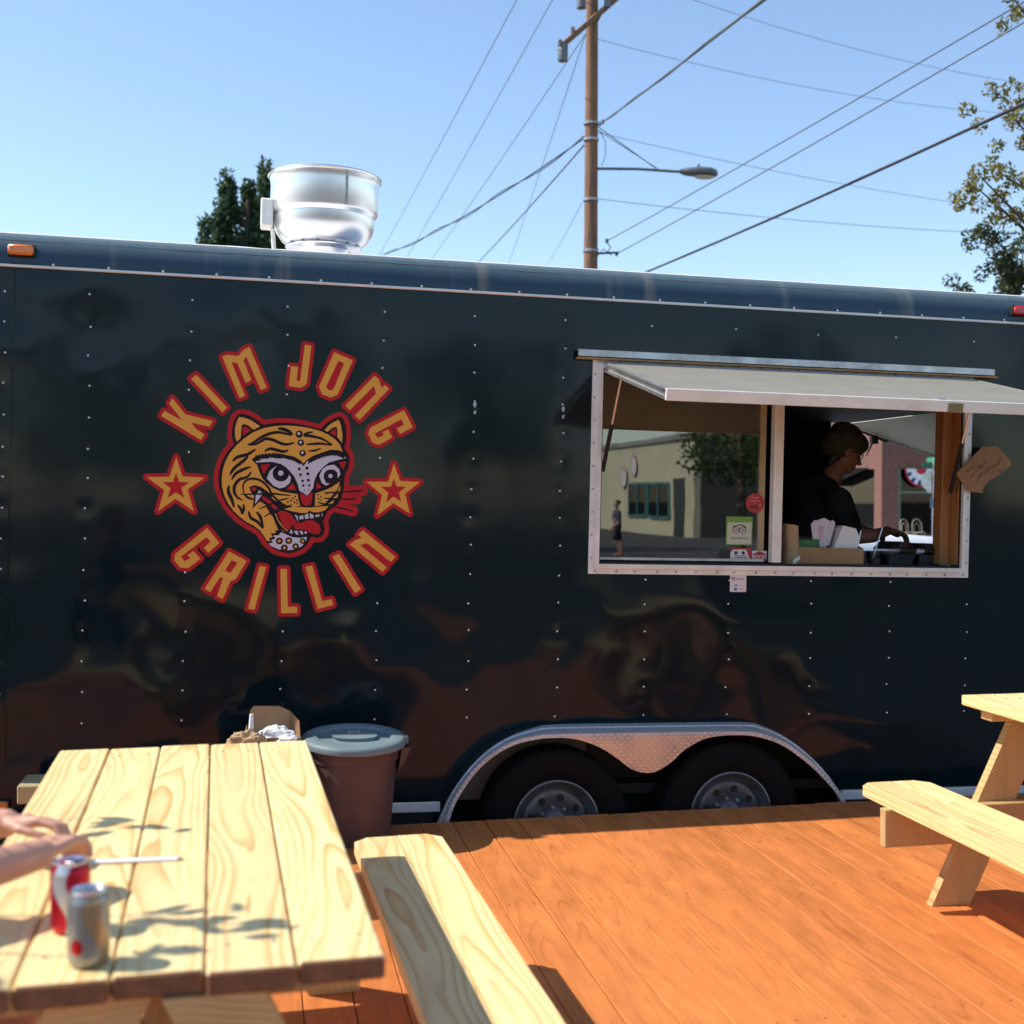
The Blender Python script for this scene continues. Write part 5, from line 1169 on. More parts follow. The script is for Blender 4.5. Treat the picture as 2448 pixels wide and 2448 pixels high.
for k, (x, r) in enumerate([(3.962, .030), (4.035, .040)]):
    c = empty('plastic_cup', tloc(x, .2, CZ), ry=TILT); tag(c, ['small clear cup beside the cardboard tray', 'wider clear cup between small cup and lidded containers'][k], 'cup')
    MB().lathe([(r*.82, 0), (r, .075), (r*1.06, .078), (r*1.06, .082), (r*.97, .080), (r*.80, .003), (0, .003)], (0, 0, 0), 28).build('cup_wall', PLAST, c, True)
    MB().lathe([(0, .004), (r*.80, .004), (r*.90, .045), (0, .045)], (0, 0, 0), 24).build('sauce', mat('grey_sauce', (.20, .18, .17), .35), c, True)
for k, (a, b_) in enumerate([((3.925, .2, -.30), (3.952, .2, -.148)), ((4.025, .2, -.30), (4.078, .2, -.128))]):
    o = MB().tube([tw(*a), tw(*b_)], .0038, 8).build('spoon_handle', STEEL, None, True); tag(o, ['thin steel spoon handle standing in the small cup', 'steel spoon handle leaning right in the wider cup'][k], 'spoon')
for k, (x0, x1, h) in enumerate([(4.085, 4.245, .135), (4.262, 4.395, .128)]):
    c = empty('food_container', tloc((x0+x1)/2, .22, CZ), ry=TILT); tag(c, ['clear lidded food container on the counter, left of two', 'clear lidded food container on the counter, beside the wooden jamb'][k], 'container')
    wv = (x1-x0)/2
    def ringv(w_, d_, z): return [(-w_, -d_, z), (w_, -d_, z), (w_, d_, z), (-w_, d_, z)]
    V = ringv(wv*.84, .07, 0)+ringv(wv*.98, .09, .09)+ringv(wv, .093, .094)+ringv(wv*.72, .06, h)
    fs = [(3, 2, 1, 0)]+[(r*4+i, r*4+(i+1) % 4, r*4+4+(i+1) % 4, r*4+4+i) for r in range(3) for i in range(4)]+[(12, 13, 14, 15)]
    link('shell', mesh('shell', V, fs, PLAST), c)
    link('food', mesh('food', ringv(wv*.80, .066, .004)+ringv(wv*.92, .083, .066), [(3, 2, 1, 0), (4, 5, 6, 7)]+[(i, (i+1) % 4, 4+(i+1) % 4, 4+i) for i in range(4)], mat('grey_greens', (.16, .16, .18), .6, var=.5, scale=60)), c)
    MB().box((-wv*1.01, -.095, .088), (wv*1.01, -.091, .096)).build('rim', PLAST, c)
# cardboard sign hung on the window frame
cs = empty('cardboard_sign', tloc(4.516, -.045, .19), ry=TILT); tag(cs, 'torn brown cardboard sign with handwriting hanging on the window frame', 'sign')
pts = [(4.358, .167), (4.507, .312), (4.592, .315), (4.676, .242), (4.673, .214), (4.60, .162), (4.566, .142), (4.552, .138), (4.529, .106), (4.520, .095), (4.515, .067), (4.465, .070), (4.422, .079)]
MB().prism([(x-4.516, z-.19) for x, z in pts], -.003, .003).build('card', CARDD, cs)
def scribble(parent, x, z, n_, h, step, rot, m, y=-.0036, seed=0, r=.0011):
    rg = random.Random(seed); pts_ = []
    c_, s_ = math.cos(rot), math.sin(rot)
    for i in range(n_*3):
        u = (i-n_*1.5)*step; v = rg.uniform(-.5, .5)*h*(1 if i % 2 else -1)
        pts_.append((x+u*c_-v*s_, y, z+u*s_+v*c_))
    return MB().tube(pts_, r, 4).build('handwriting', m, parent)
for i, (x, z, n_, h) in enumerate([(-.080, .004, 4, .020), (-.030, .008, 4, .022), (-.004, .030, 4, .020), (-.010, -.022, 5, .020), (.030, .008, 4, .018), (.078, .036, 6, .018), (-.062, -.030, 3, .016), (-.030, -.052, 3, .016), (.095, -.004, 3, .014), (.115, .012, 2, .012)]):
    scribble(cs, x, z, n_, h, .0042, R(44), INK, seed=i)
# pale flap hanging inside the far opening
fl = empty('awning_panel', tuple(tw(5.6, 2.4, .5))); tag(fl, 'cream awning panel with gas strut seen through the serving window', 'awning')
A_, B_ = tw(5.40, 3.3, .651), tw(5.40, 1.2, .651); D_ = tw(6.30, 3.3, .402)-A_
o0 = tw(5.6, 2.4, .5)
CREAM = mat('cream_awning', (.70, .66, .56), .6, var=.08, scale=3)
up_ = Vector((.25, 0, .95)).normalized()*.02
V = [A_-o0, B_-o0, B_+D_-o0, A_+D_-o0]; V = V+[v+up_ for v in V]
link('panel', mesh('panel', V, [(0, 1, 2, 3), (7, 6, 5, 4), (0, 4, 5, 1), (1, 5, 6, 2), (2, 6, 7, 3), (3, 7, 4, 0)], CREAM), fl)
ev = MB().tube([A_-o0+D_*.02+Vector((0, .005, -.012)), A_-o0+D_*.98+Vector((0, .005, -.012))], .010, 6).build('edge_bar', ALU, fl)
MB().tube([A_-o0+D_*.13+Vector((0, 0, -.015)), A_-o0+D_*.42+Vector((0, 0, -.03))], .008, 6).build('support_rail', GASK, fl)
MB().box((-.028, -.02, -.07), (.028, .02, 0)).build('bracket', GASK, fl, loc=A_-o0+D_*.28+Vector((0, -.02, -.015)))
MB().tube([A_-o0+D_*.27+Vector((0, -.02, -.07)), A_-o0+D_*.20+Vector((0, -.03, -.20))], .007, 8).build('gas_strut', GASK, fl)
# ------------------------------------------------------------------ utility pole and lines
pole = empty('utility_pole', (7.86, 20, -.34)); tag(pole, 'tall wooden utility pole with cobra-head street lamp behind the trailer', 'utility pole')
MB().tube([(0, 0, 0), (.0, 0, 6), (.01, 0, 13.6)], [.18, .155, .125], 20).build('post', POLEW, pole, True)
def PL(x, y, z): return Vector((x-7.86, y-20, z+.34))
def arm(name, a, b, w=.055):
    a, b = Vector(a), Vector(b); d = b-a; o = MB().box((-d.length/2, -w, -w), (d.length/2, w, w), .008).build(name, POLEW, pole, loc=(a+b)/2, rot=d.to_track_quat('X', 'Z').to_euler()); return o
arm('crossarm', PL(7.05, 19.55, 11.0), PL(8.75, 20.15, 12.65)); arm('crossarm', PL(7.2, 19.85, 12.55), PL(8.85, 19.85, 12.6))
arm('crossarm_brace', PL(7.95, 19.85, 11.75), PL(8.35, 19.8, 12.5), .025)
def insul(p):
    MB().lathe([(.03, 0), (.05, .02), (.03, .05), (.055, .07), (.03, .10), (.05, .12), (.02, .15), (0, .16)], p, 14).build('insulator', mat('glazed_insulator', (.22, .20, .20), .2), pole, True)
for p in (PL(7.05, 19.55, 11.02), PL(7.35, 19.65, 11.35), PL(8.5, 19.85, 12.66), PL(7.3, 19.85, 12.62)): insul(p)
MB().lathe([(.0, 0), (.10, .01), (.11, .06), (.11, .34), (.07, .40), (0, .41)], PL(7.12, 19.6, 10.72), 18).build('fused_cutout', LAMPG, pole, True)
# lamp arm and head
MB().tube([PL(8.0, 19.95, 8.60), PL(8.9, 19.93, 8.64), PL(9.92, 19.92, 8.63)], .030, 10).build('lamp_arm', LAMPG, pole, True)
MB().tube([PL(8.0, 19.95, 9.50), PL(9.3, 19.93, 8.68)], .010, 6).tube([PL(8.0, 20.02, 9.46), PL(9.4, 19.97, 8.66)], .008, 6).build('arm_stay', WIREG, pole)
lh = empty('street_lamp', PL(9.92, 19.92, 8.63), pole)
vs = []; fs = []
secs = [(-.06, .04, .05, .0), (.0, .09, .075, .0), (.12, .15, .10, .0), (.40, .20, .125, .01), (.62, .20, .12, .01), (.76, .13, .09, .0), (.80, .05, .05, -.01)]
for x, wy, hz_, zo in secs:
    for i in range(18):
        a = 2*math.pi*i/18; vs.append((x, wy*math.cos(a), zo+hz_*math.sin(a)*(1 if math.sin(a) > 0 else .75)))
for j in range(len(secs)-1):
    for i in range(18): fs.append((j*18+i, j*18+(i+1) % 18, j*18+18+(i+1) % 18, j*18+18+i))
fs += [tuple(range(18)), tuple(range((len(secs)-1)*18, len(secs)*18))]
link('lamp_housing', mesh('lamp_housing', vs, fs, LAMPG, True), lh)
vs = []; fs = []
for j in range(5):
    for i in range(20):
        a = 2*math.pi*i/20; r = math.cos(j/4*math.pi/2); vs.append((.50+.24*r*math.cos(a), .15*r*math.sin(a), -.075-.055*math.sin(j/4*math.pi/2)))
for j in range(4):
    for i in range(20): fs.append((j*20+i, j*20+(i+1) % 20, j*20+20+(i+1) % 20, j*20+20+i))
link('lamp_lens', mesh('lamp_lens', vs, fs, LENS, True), lh)
MB().lathe([(.035, 0), (.035, .06), (.02, .08), (0, .08)], (.36, 0, .12), 12).build('photocell', LAMPG, lh, True)
MB().tube([PL(8.05, 19.95, 9.4), PL(8.16, 19.94, 9.2), PL(8.17, 19.94, 8.9), PL(8.08, 19.94, 8.66)], .008, 6).build('drop_wire', WIRE, pole)
for z in (9.55, 9.2, 7.9, 6.8): MB().lathe([(.17, 0), (.17, .05)], PL(7.86, 20, z), 20).build('pole_band', ALUD, pole)
MB().tube([PL(7.98, 20, 6.78), PL(8.46, 19.9, 6.8)], .025, 8).tube([PL(7.75, 20, 6.85), PL(8.0, 19.88, 6.85)], .02, 6).build('spacer_arm', LAMPG, pole)
MB().tube([PL(8.21, 20, 7.05), PL(8.30, 19.97, 6.92), PL(8.22, 19.95, 6.80), PL(8.05, 19.93, 6.78)], .012, 6).tube([PL(7.98, 19.9, 6.70), PL(8.12, 19.9, 6.86), PL(8.3, 19.9, 6.74)], .010, 6).build('jumper_wire', WIRE, pole)
for p_ in (PL(8.43, 19.95, 6.78), PL(8.21, 19.95, 7.05), PL(8.0, 19.82, 9.525), PL(7.92, 19.3, 9.415)): MB().lathe([(0, -.05), (.035, -.04), (.035, .04), (0, .05)], p_, 10).build('wire_clamp', LAMPG, pole, True)
MB().lathe([(0, 0), (.10, .02), (.10, .30), (0, .32)], PL(7.55, 19.7, 11.9), 14).lathe([(0, 0), (.07, .02), (.07, .26), (0, .28)], PL(8.15, 19.8, 12.0), 14).build('fused_cutout', LAMPG, pole, True)
def line(a, b, r, label, sag=.0, m=WIRE, ext=0., extra=None):
    a, b = Vector(a), Vector(b); b = b+(b-a)*ext; n_ = 24
    pts = [a.lerp(b, i/n_)-Vector((0, 0, 4*sag*(i/n_)*(1-i/n_))) for i in range(n_+1)]
    if extra is None:
        o = MB().tube(pts, r, 8).build('power_line', m, None, True)
    else:
        o = MB().tube(pts, r, 6).tube([p+Vector((extra*math.sin(i*.9), 0, extra*math.cos(i*.9))) for i, p in enumerate(pts)], r*.8, 6).build('power_line', m, None, True)
    tag(o, label, 'cable', 'overhead lines on the utility pole'); return o
line((8.03, 20, 9.56), (5.78, 6.0, 6.6), .016, 'thick overhead cable rising from mid pole to the top edge', .05, WIREG, .5, .014)
line((8.21, 20, 7.05), (10.18, 8.0, 7.78), .010, 'upper of the two parallel lines rising to the top right corner', .06, WIREG, .4)
line((8.43, 20, 6.78), (10.18, 8.0, 7.52), .010, 'lower of the two parallel lines rising to the top right corner', .06, WIREG, .4)
line((8.72, 22.2, 6.37), (9.51, 7.0, 6.2), .020, 'heavy black cable rising to the right edge, lowest of the group', .12, WIRE, .4, .008)
line((7.98, 20, 9.40), (21.06, 24, 9.41), .006, 'thin line from above the lamp arm running right', .25, WIREG, .3)
line((8.03, 20, 7.96), (22.42, 26, 9.24), .007, 'thin line from below the lamp arm running right', .2, WIREG, .3)
line((8.48, 19.85, 12.78), (22.37, 26, 13.65), .006, 'faint high line leaving the crossarm to the right, uppermost', .4, WIREG, .2)
line((7.96, 20, 11.41), (22.38, 26, 12.76), .006, 'faint high line below the crossarm running right', .4, WIREG, .2)
def far(a, b, Yb=45., r=.009, lab='', sag=.1):
    # second end further along the street behind the trailer
    a, b = Vector(a), Vector(b); line(a, b, r, lab, sag, WIREG, .25)
k = 50.92
def scale_end(b, Y0, Y1):
    c = Vector((.76, -5.92, 1.52)); return c+(Vector(b)-c)*((Y1+5.92)/(Y0+5.92))
far((6.20, 16, 12.1), scale_end((8.23, 70, 16.46), 70, 45), lab='leftmost thin line sloping down left of the pole')
far((7.28, 19.85, 12.72), scale_end((9.91, 70, 16.38), 70, 45), lab='second thin line from the left, sloping down left of the pole')
far((7.76, 20, 11.55), scale_end((10.05, 60, 14.37), 60, 45), lab='third thin line sloping down left from under the crossarm')
line((7.70, 20, 9.25), scale_end((7.43, 60, 14.45), 60, 40), .016, 'sagging twisted double cable from mid pole down left to the roof', .28, WIRE, .1, .05)
line((7.70, 20, 9.10), (9.91, 45, 11.35), .018, 'straight thick cable dropping steeply left from mid pole', .06, WIREG, .1)
far((7.76, 20, 11.60), scale_end((14.23, 60, 14.27), 60, 45), lab='thin pair-like line dropping steeply just left of the pole')
far((7.66, 20, 7.86), (12.84, 45, 11.41), lab='short thin line close to the pole foot on its left', r=.007)

# ------------------------------------------------------------------ trees
BARK = mat('bark', (.11, .08, .055), .9, var=.4, scale=6, stretch=(4, 4, 1), bump=.6, bscale=15)
def leaves(centers, per, size, seed, spread):
    rg = np.random.default_rng(seed); C = np.repeat(np.array(centers, float)[:, :3], per, 0); S_ = np.repeat(np.array([c[3] for c in centers]), per)
    n_ = len(C); off = rg.normal(size=(n_, 3)); off /= np.linalg.norm(off, axis=1)[:, None]+1e-9
    off *= (S_*rg.uniform(.15, 1, n_)**(1/2.2))[:, None]; P = C+off*np.array(spread)
    d = rg.normal(size=(n_, 3)); d /= np.linalg.norm(d, axis=1)[:, None]; e = rg.normal(size=(n_, 3)); e -= (e*d).sum(1)[:, None]*d; e /= np.linalg.norm(e, axis=1)[:, None]
    sz = size*rg.uniform(.6, 1.35, n_)[:, None]
    V = np.stack([P-d*sz, P+e*sz*.45+d*sz*.05, P+d*sz, P-e*sz*.45+d*sz*.05], 1).reshape(-1, 3)
    return V, [(4*i, 4*i+1, 4*i+2, 4*i+3) for i in range(n_)]
def tree(loc, trunk, clusters, per, size, m, label, seed, group=None, spread=(1, 1, 1), name='tree', bstep=5):
    t = empty(name, loc); tag(t, label, 'tree', group)
    o = Vector(loc); b = MB()
    h = trunk[0]; b.tube([(0, 0, -.02), (.05, .02, h*.4), (0, .05, h*.75), (.02, 0, h)], [trunk[1], trunk[1]*.75, trunk[1]*.5, trunk[1]*.2], 10)
    for (x, y, z, r) in clusters[::bstep]:
        p = Vector((x, y, z))-o; s0 = Vector((0, .03, max(h*.3, min(h*.92, p.z-p.xy.length*.5)))); mid = s0.lerp(p, .5)+Vector((0, 0, -.06*p.xy.length)); b.tube([s0, mid, p], [trunk[1]*.30, trunk[1]*.17, .008], 6)
    b.build('trunk', BARK, t, True)
    V, F = leaves(clusters, per, size, seed, spread); V = V-np.array(loc)
    me = bpy.data.meshes.new('crown'); me.from_pydata(V.tolist(), [], F); me.materials.append(m); link('crown', me, t); return t
LF_Y = leaf_mat('leaf_yellow_green', (.26, .20, .05), (.14, .15, .04)); LF_D = leaf_mat('leaf_dark', (.035, .055, .02), (.085, .10, .035)); LF_F = leaf_mat('needles', (.03, .065, .03), (.07, .12, .05)); LF_G = leaf_mat('leaf_green', (.05, .09, .025), (.10, .14, .04))
rg = random.Random(5)
cl = []
for (x, y, z, r, n_) in [(10.25, 9, 5.72, .17, 6), (10.65, 9, 5.55, .25, 10), (10.95, 9.1, 5.35, .25, 8), (10.55, 9.0, 6.75, .16, 4), (10.85, 9, 6.65, .24, 6), (10.75, 9, 8.1, .24, 5), (11.6, 9.2, 6.2, .55, 12), (11.8, 9.5, 7.4, .6, 14), (12.6, 9.2, 6.8, .7, 14), (12.4, 9.8, 8.2, .6, 12), (13.2, 9.6, 7.4, .6, 10)]:
    for _ in range(n_): cl.append((x+rg.gauss(0, r), y+rg.gauss(0, r), z+rg.gauss(0, r*.62), .13))
tree((12.4, 9.4, -.34), (8.0, .16), cl, 44, .044, LF_Y, 'yellow green broadleaf tree reaching in from the right edge', 3)
cl = []
for (x, y, z, r, n_) in [(12.45, 12, 5.3, .22, 16), (12.25, 12, 5.65, .16, 8), (12.8, 12, 5.2, .28, 18), (12.55, 12, 4.6, .35, 18), (11.75, 12, 4.75, .10, 3), (12.0, 12, 4.5, .2, 6), (13.4, 12.2, 5.0, .5, 20), (13.2, 12.2, 3.8, .6, 18), (12.5, 12.2, 3.6, .5, 14)]:
    for _ in range(n_): cl.append((x+rg.gauss(0, r), y+rg.gauss(0, r), z+rg.gauss(0, r), .15))
tree((12.9, 12.1, -.34), (5.2, .10), cl, 64, .040, LF_D, 'dark green small tree at the right edge above the trailer roof', 4)
cl = []
for (bx, by, top, rad) in [(-.30, 40, 13.0, 1.25), (.55, 40.6, 12.9, 1.2), (1.15, 40, 13.6, 1.35), (-1.0, 40.3, 11.5, .9), (2.0, 40.5, 12.4, 1.2)]:
    for i in range(240):
        u = rg.random()**.75; z = top-u*11.5; rr = rad*min(1, .06+u*1.35)*(1+.15*math.sin(z*5)); a = rg.uniform(0, 6.283); q = rr*rg.uniform(.55, 1.0); cl.append((bx+q*math.cos(a), by+q*math.sin(a), z, .30+.30*u))
tree((.45, 40.2, -.34), (12.6, .35), cl, 56, .125, LF_F, 'dark conifer with pointed tops behind the exhaust fan', 9, spread=(1, 1, 1.5), name='conifer_tree', bstep=14)

# ------------------------------------------------------------------ behind the trailer: brick corner shop, sign post, car, chairs
BRK = brick_mat('red_brick', (.150, .034, .024), (.095, .022, .018), (.26, .17, .13))
DGL = glass_mat('dark_shop_glass', (.05, .06, .06), 1.4, .02)
GRN = mat('green_painted_frame', (.10, .16, .11), .5); GRND = mat('dark_sign_green', (.01, .14, .075), .45); TURQ = mat('turquoise_enamel', (.18, .45, .42), .4)
bb = empty('brick_building', (24.5, 38, -.34)); tag(bb, 'red brick corner building seen through the serving window', 'building')
w = MB(); H_ = 7.5
w.box((0, 0, 0), (.72, .35, 2.95)); w.box((0, .35, 0), (.35, .58, 2.95)); w.box((0, 0, 2.95), (16, .35, H_)); w.box((0, .35, 2.95), (.35, 20, H_)); w.box((5.2, 0, 0), (6.0, .35, 2.95)); w.box((0, 6.5, 0), (.35, 7.4, 2.95)); w.box((.72, 0, 0), (5.2, .35, .38)); w.box((6, 0, 0), (16, .35, .5)); w.box((.0, 12.5, 0), (.35, 20, 2.95))
w.build('wall', BRK, bb)
sol = MB()
for i in range(60): sol.box((.72+i*.085, -.012, 2.95), (.72+i*.085+.07, .0, 3.17))
tag(sol.build('soldier_course', BRK, bb), kind='stuff')
MB().box((.35, .35, H_-.3), (16, 20, H_-.05)).build('roof', CONC, bb)
MB().box((.72, .12, .38), (5.2, .15, 2.95)).box((.12, .58, .2), (.15, 6.5, 2.95)).box((.12, 7.4, .2), (.15, 12.5, 2.95)).build('shop_window', DGL, bb)
fr = MB()
for x in (.72, 2.9, 5.1): fr.box((x, .06, .38), (x+.12, .2, 2.95))
fr.box((.84, .06, 2.0), (5.1, .2, 2.08)); fr.build('window_frame', GRN, bb)
MB().box((.36, 8, 0), (16, 8.1, H_-.4)).build('inner_partition', DARK, bb)
MB().prism([(1.0, 3.0), (4.6, 3.0), (4.6, 2.3)], -.9, 0, 'x').build('shop_awning', mat('charcoal_awning', (.05, .05, .06), .8), bb)
for k in range(3):
    gl = empty('gooseneck_lamp', (1.15+2.2*k, -.0, 3.95), bb)
    MB().tube([(0, 0, .1), (0, -.25, .28), (0, -.5, .2), (0, -.55, .02)], .018, 8).build('lamp_arm', LAMPG, gl); MB().lathe([(.04, .05), (.09, .0), (.26, -.12), (.25, -.13), (.05, -.02)], (0, -.55, -.02), 20, cap=False).build('lamp_shade', TURQ, gl, True)
# shelves with bottles glimpsed inside
for k in range(2): MB().box((1.2, .9, .9+.5*k), (4.4, 1.2, .93+.5*k)).build('shelf', GRN, bb)
for k in range(10):
    MB().lathe([(.05, 0), (.05, .22), (.02, .3), (.02, .38), (0, .38)], (1.4+.28*k, 1.05, .93), 8).build('bottle', mat('bottle_tone', (.3+.05*(k % 3), .34, .12+.1*(k % 2)), .3) if k < 3 else bpy.data.materials.get('bottle_tone'), bb)
# bunting fan
bu = empty('bunting_fan', (26.15, 37.94, 2.62)); tag(bu, 'red white and blue fan bunting hung over the shop window', 'bunting')
BW, BR_, BB_ = mat('bunting_white', (.72, .72, .72), .8), mat('bunting_red', (.45, .02, .04), .8), mat('bunting_blue', (.03, .05, .18), .8)
for k in range(12):
    a0, a1 = math.pi+math.pi*k/12, math.pi+math.pi*(k+1)/12
    for r0, r1, m_ in ((0.0, .22, BR_), (.22, .46, BW), (.46, .64, BB_ if k % 2 else BW), (.64, .72, BR_)):
        y = -.02*(k % 2); vs = [(r0*math.cos(a0), 0, r0*math.sin(a0)), (r1*math.cos(a0), 0, r1*math.sin(a0)), (r1*math.cos((a0+a1)/2), -.03, r1*math.sin((a0+a1)/2)), (r1*math.cos(a1), 0, r1*math.sin(a1)), (r0*math.cos(a1), 0, r0*math.sin(a1))]
        if r0 == 0: vs = vs[:4]
        link('pleat', mesh('pleat', vs, [tuple(range(len(vs)))], m_), bu)
# street sign post
sp = empty('street_sign_post', (23.15, 32, -.2)); tag(sp, 'street sign post with green name blades and octagonal sign seen from behind', 'sign post')
MB().tube([(0, 0, 0), (0, 0, 3.05)], .032, 10).build('post', ALUD, sp, True)
MB().prism([(.40*math.cos(R(22.5+45*i)), .40*math.sin(R(22.5+45*i))) for i in range(8)], .03, .034).build('octagon_sign', ALU, sp, loc=(0, 0, 2.23))
MB().box((-.40, -.012, 2.70), (.40, .012, 2.86)).build('name_blade', GRND, sp); MB().box((-.012, -.40, 2.90), (.012, .40, 3.06)).build('name_blade', mat('sunlit_blade_green', (.02, .22, .12), .5), sp)
MB().box((-.12, -.04, 1.35), (.12, -.036, 1.70)).build('parking_sign', mat('blue_grey_sign', (.12, .17, .26), .5), sp)
# cafe chairs
def chair(loc, rz, label):
    c = empty('cafe_chair', loc, rz=rz); tag(c, label, 'chair', 'cafe chairs outside the brick building')
    CH = bpy.data.materials.get('bentwood') or mat('bentwood', (.30, .24, .17), .5)
    MB().lathe([(0, .44), (.2, .44), (.205, .455), (.2, .47), (0, .47)], (0, 0, 0), 20).build('seat', CH, c, True)
    MB().tube([(-.18, .15, .46), (-.17, .2, .75), (-.1, .23, .90), (0, .235, .93), (.1, .23, .90), (.17, .2, .75), (.18, .15, .46)], .016, 8).build('back_hoop', CH, c, True)
    MB().tube([(-.1, .17, .46), (-.09, .21, .7), (0, .225, .80), (.09, .21, .7), (.1, .17, .46)], .012, 8).build('back_slat', CH, c, True)
    for x in (-.15, .15):
        for y in (-.14, .14): MB().tube([(x, y, .45), (x*1.2, y*1.25, 0)], .015, 8).build('leg', CH, c, True)
chair((23.35, 34, -.2), R(10), 'bentwood cafe chair outside the brick building, left of two'); chair((23.85, 34.1, -.2), R(-8), 'bentwood cafe chair outside the brick building, right of two')
# parked white car: body by cross-sections along its length
WPAINT = mat('white_car_paint', (.80, .80, .80), .2, var=.03, coat=.7)
car = empty('parked_car', (7.3, 6.9, -.34)); tag(car, 'white car parked behind the trailer, only its roof in view', 'car')
secs = [(-2.15, .62, .35, .62), (-2.05, .78, .25, .80), (-1.6, .86, .22, .92), (-.9, .88, .22, 1.0), (.0, .88, .22, 1.0), (1.0, .88, .22, .98), (1.6, .85, .22, .95), (2.0, .80, .25, .88), (2.12, .66, .36, .66)]
vs = []; fs = []
for x, wy, z0, z1 in secs: vs += [(x, -wy*.94, z0), (x, -wy, z0+.2), (x, -wy, z1-.12), (x, -wy*.92, z1), (x, wy*.92, z1), (x, wy, z1-.12), (x, wy, z0+.2), (x, wy*.94, z0)]
for j in range(len(secs)-1):
    for i in range(8): fs.append((j*8+i, j*8+(i+1) % 8, j*8+8+(i+1) % 8, j*8+8+i))
fs += [tuple(range(8))[::-1], tuple(range(len(vs)-8, len(vs)))]
link('body', mesh('body', vs, fs, WPAINT, True), car)
def loft(secs_):
    V = []; F = []
    for x, wy, z in secs_: V += [(x, -wy*1.05, z-.15), (x, -wy, z), (x, -wy*.55, z+.035), (x, wy*.55, z+.035), (x, wy, z), (x, wy*1.05, z-.15)]
    for j in range(len(secs_)-1):
        for i in range(5): F.append((j*6+i, j*6+i+1, j*6+7+i, j*6+6+i))
    return V, F
V, F = loft([(-1.15, .64, 1.34), (-.9, .66, 1.40), (-.3, .68, 1.435), (.3, .68, 1.43), (.8, .66, 1.39), (1.05, .64, 1.33)]); link('roof', mesh('roof', V, F, WPAINT, True), car)
cab = [(-1.75, .80, .92), (-1.1, .67, 1.26), (1.0, .67, 1.25), (1.55, .80, .94)]
for s_ in (-1, 1): link('side_windows', mesh('side_windows', [(x, s_*y, z) for x, y, z in cab], [(0, 1, 2, 3)], DGL), car)
link('windscreen', mesh('windscreen', [(-1.75, -.80, .93), (-1.75, .80, .93), (-1.1, .65, 1.37), (-1.1, -.65, 1.37)], [(0, 1, 2, 3)], DGL), car); link('rear_window', mesh('rear_window', [(1.55, -.80, .95), (1.55, .80, .95), (1.0, .65, 1.36), (1.0, -.65, 1.36)], [(0, 1, 2, 3)], DGL), car)
for x in (-1.35, 1.3):
    for y in (-.80, .80):
        wh = empty('wheel', (x, y, .31), car); MB().lathe([(.19, -.09), (.29, -.10), (.31, -.06), (.31, .06), (.29, .10), (.19, .09)], (0, 0, 0), 28, 'y', cap=False).build('tyre', TYRE, wh, True); MB().lathe([(.20, -.07), (.06, -.05), (0, -.06)], (0, 0, 0), 20, 'y', cap=False).lathe([(.20, .07), (.06, .05), (0, .06)], (0, 0, 0), 20, 'y', cap=False).build('rim', ALU, wh, True)
for y in (-.6, .6): MB().box((-2.16, y-.14, .62), (-2.08, y+.14, .74), .02).build('headlight', CANTOP, car)

# ------------------------------------------------------------------ across the street, behind the viewer: seen as reflections in the glass and paint
CRM = mat('cream_stucco', (.66, .60, .40), .8, var=.12, scale=.6); TQF = mat('teal_window_frame', (.06, .22, .22), .5)
cb = empty('cream_shop', (19.8, -46, -.34)); tag(cb, 'cream stucco shop with teal windows reflected in the serving window glass', 'building')
MB().box((0, -34, 0), (14, 0, 4.45)).build('wall', CRM, cb)
MB().box((.3, .0, 0), (14, .05, 4.4)).build('end_wall', mat('dark_end_wall', (.10, .095, .085), .8, var=.3, scale=.5), cb)
MB().box((-.12, -34.1, 4.45), (14.1, .1, 4.68)).build('parapet', CONC, cb)
for (y0, y1) in ((-9.5, -6.6), (-6.2, -3.2)):
    f = MB().box((-.06, y0, .9), (.02, y1, 2.4)).build('shop_window', DGL, cb)
    fw_ = MB()
    for y in (y0, (y0+y1)/2, y1): fw_.box((-.10, y-.07, .85), (.0, y+.07, 2.45))
    fw_.box((-.10, y0, .82), (0, y1, .92)).box((-.10, y0, 2.38), (0, y1, 2.5)); fw_.build('window_frame', TQF, f)
MB().box((-.05, -2.6, .0), (.02, -1.2, 2.7)).build('door', mat('dark_door', (.03, .035, .035), .4), cb)
for y, z in ((-8.6, 3.4), (-10.4, 2.8)):
    s_ = empty('oval_sign', (-.08, y, z), cb); MB().lathe([(0, -.03), (.5, -.03), (.5, 0)], (0, 0, 0), 28, 'x').build('sign_panel', BW, s_); MB().lathe([(.5, -.035), (.55, -.035), (.55, 0), (.5, 0)], (0, 0, 0), 28, 'x', cap=False).build('sign_rim', BR_, s_)
for k in range(3): MB().prism([(0, 0), (-.9, -.45), (0, -.0)][:2]+[(0, -.5)], -18-4*k, -15.5-4*k, 'y').build('shop_awning', CONC, cb, loc=(0, 0, 2.6))
for k in range(8): MB().box((-.04, -30+1.6*k, .3), (.02, -29.3+1.6*k, 2.1)).build('narrow_window', DGL, cb)
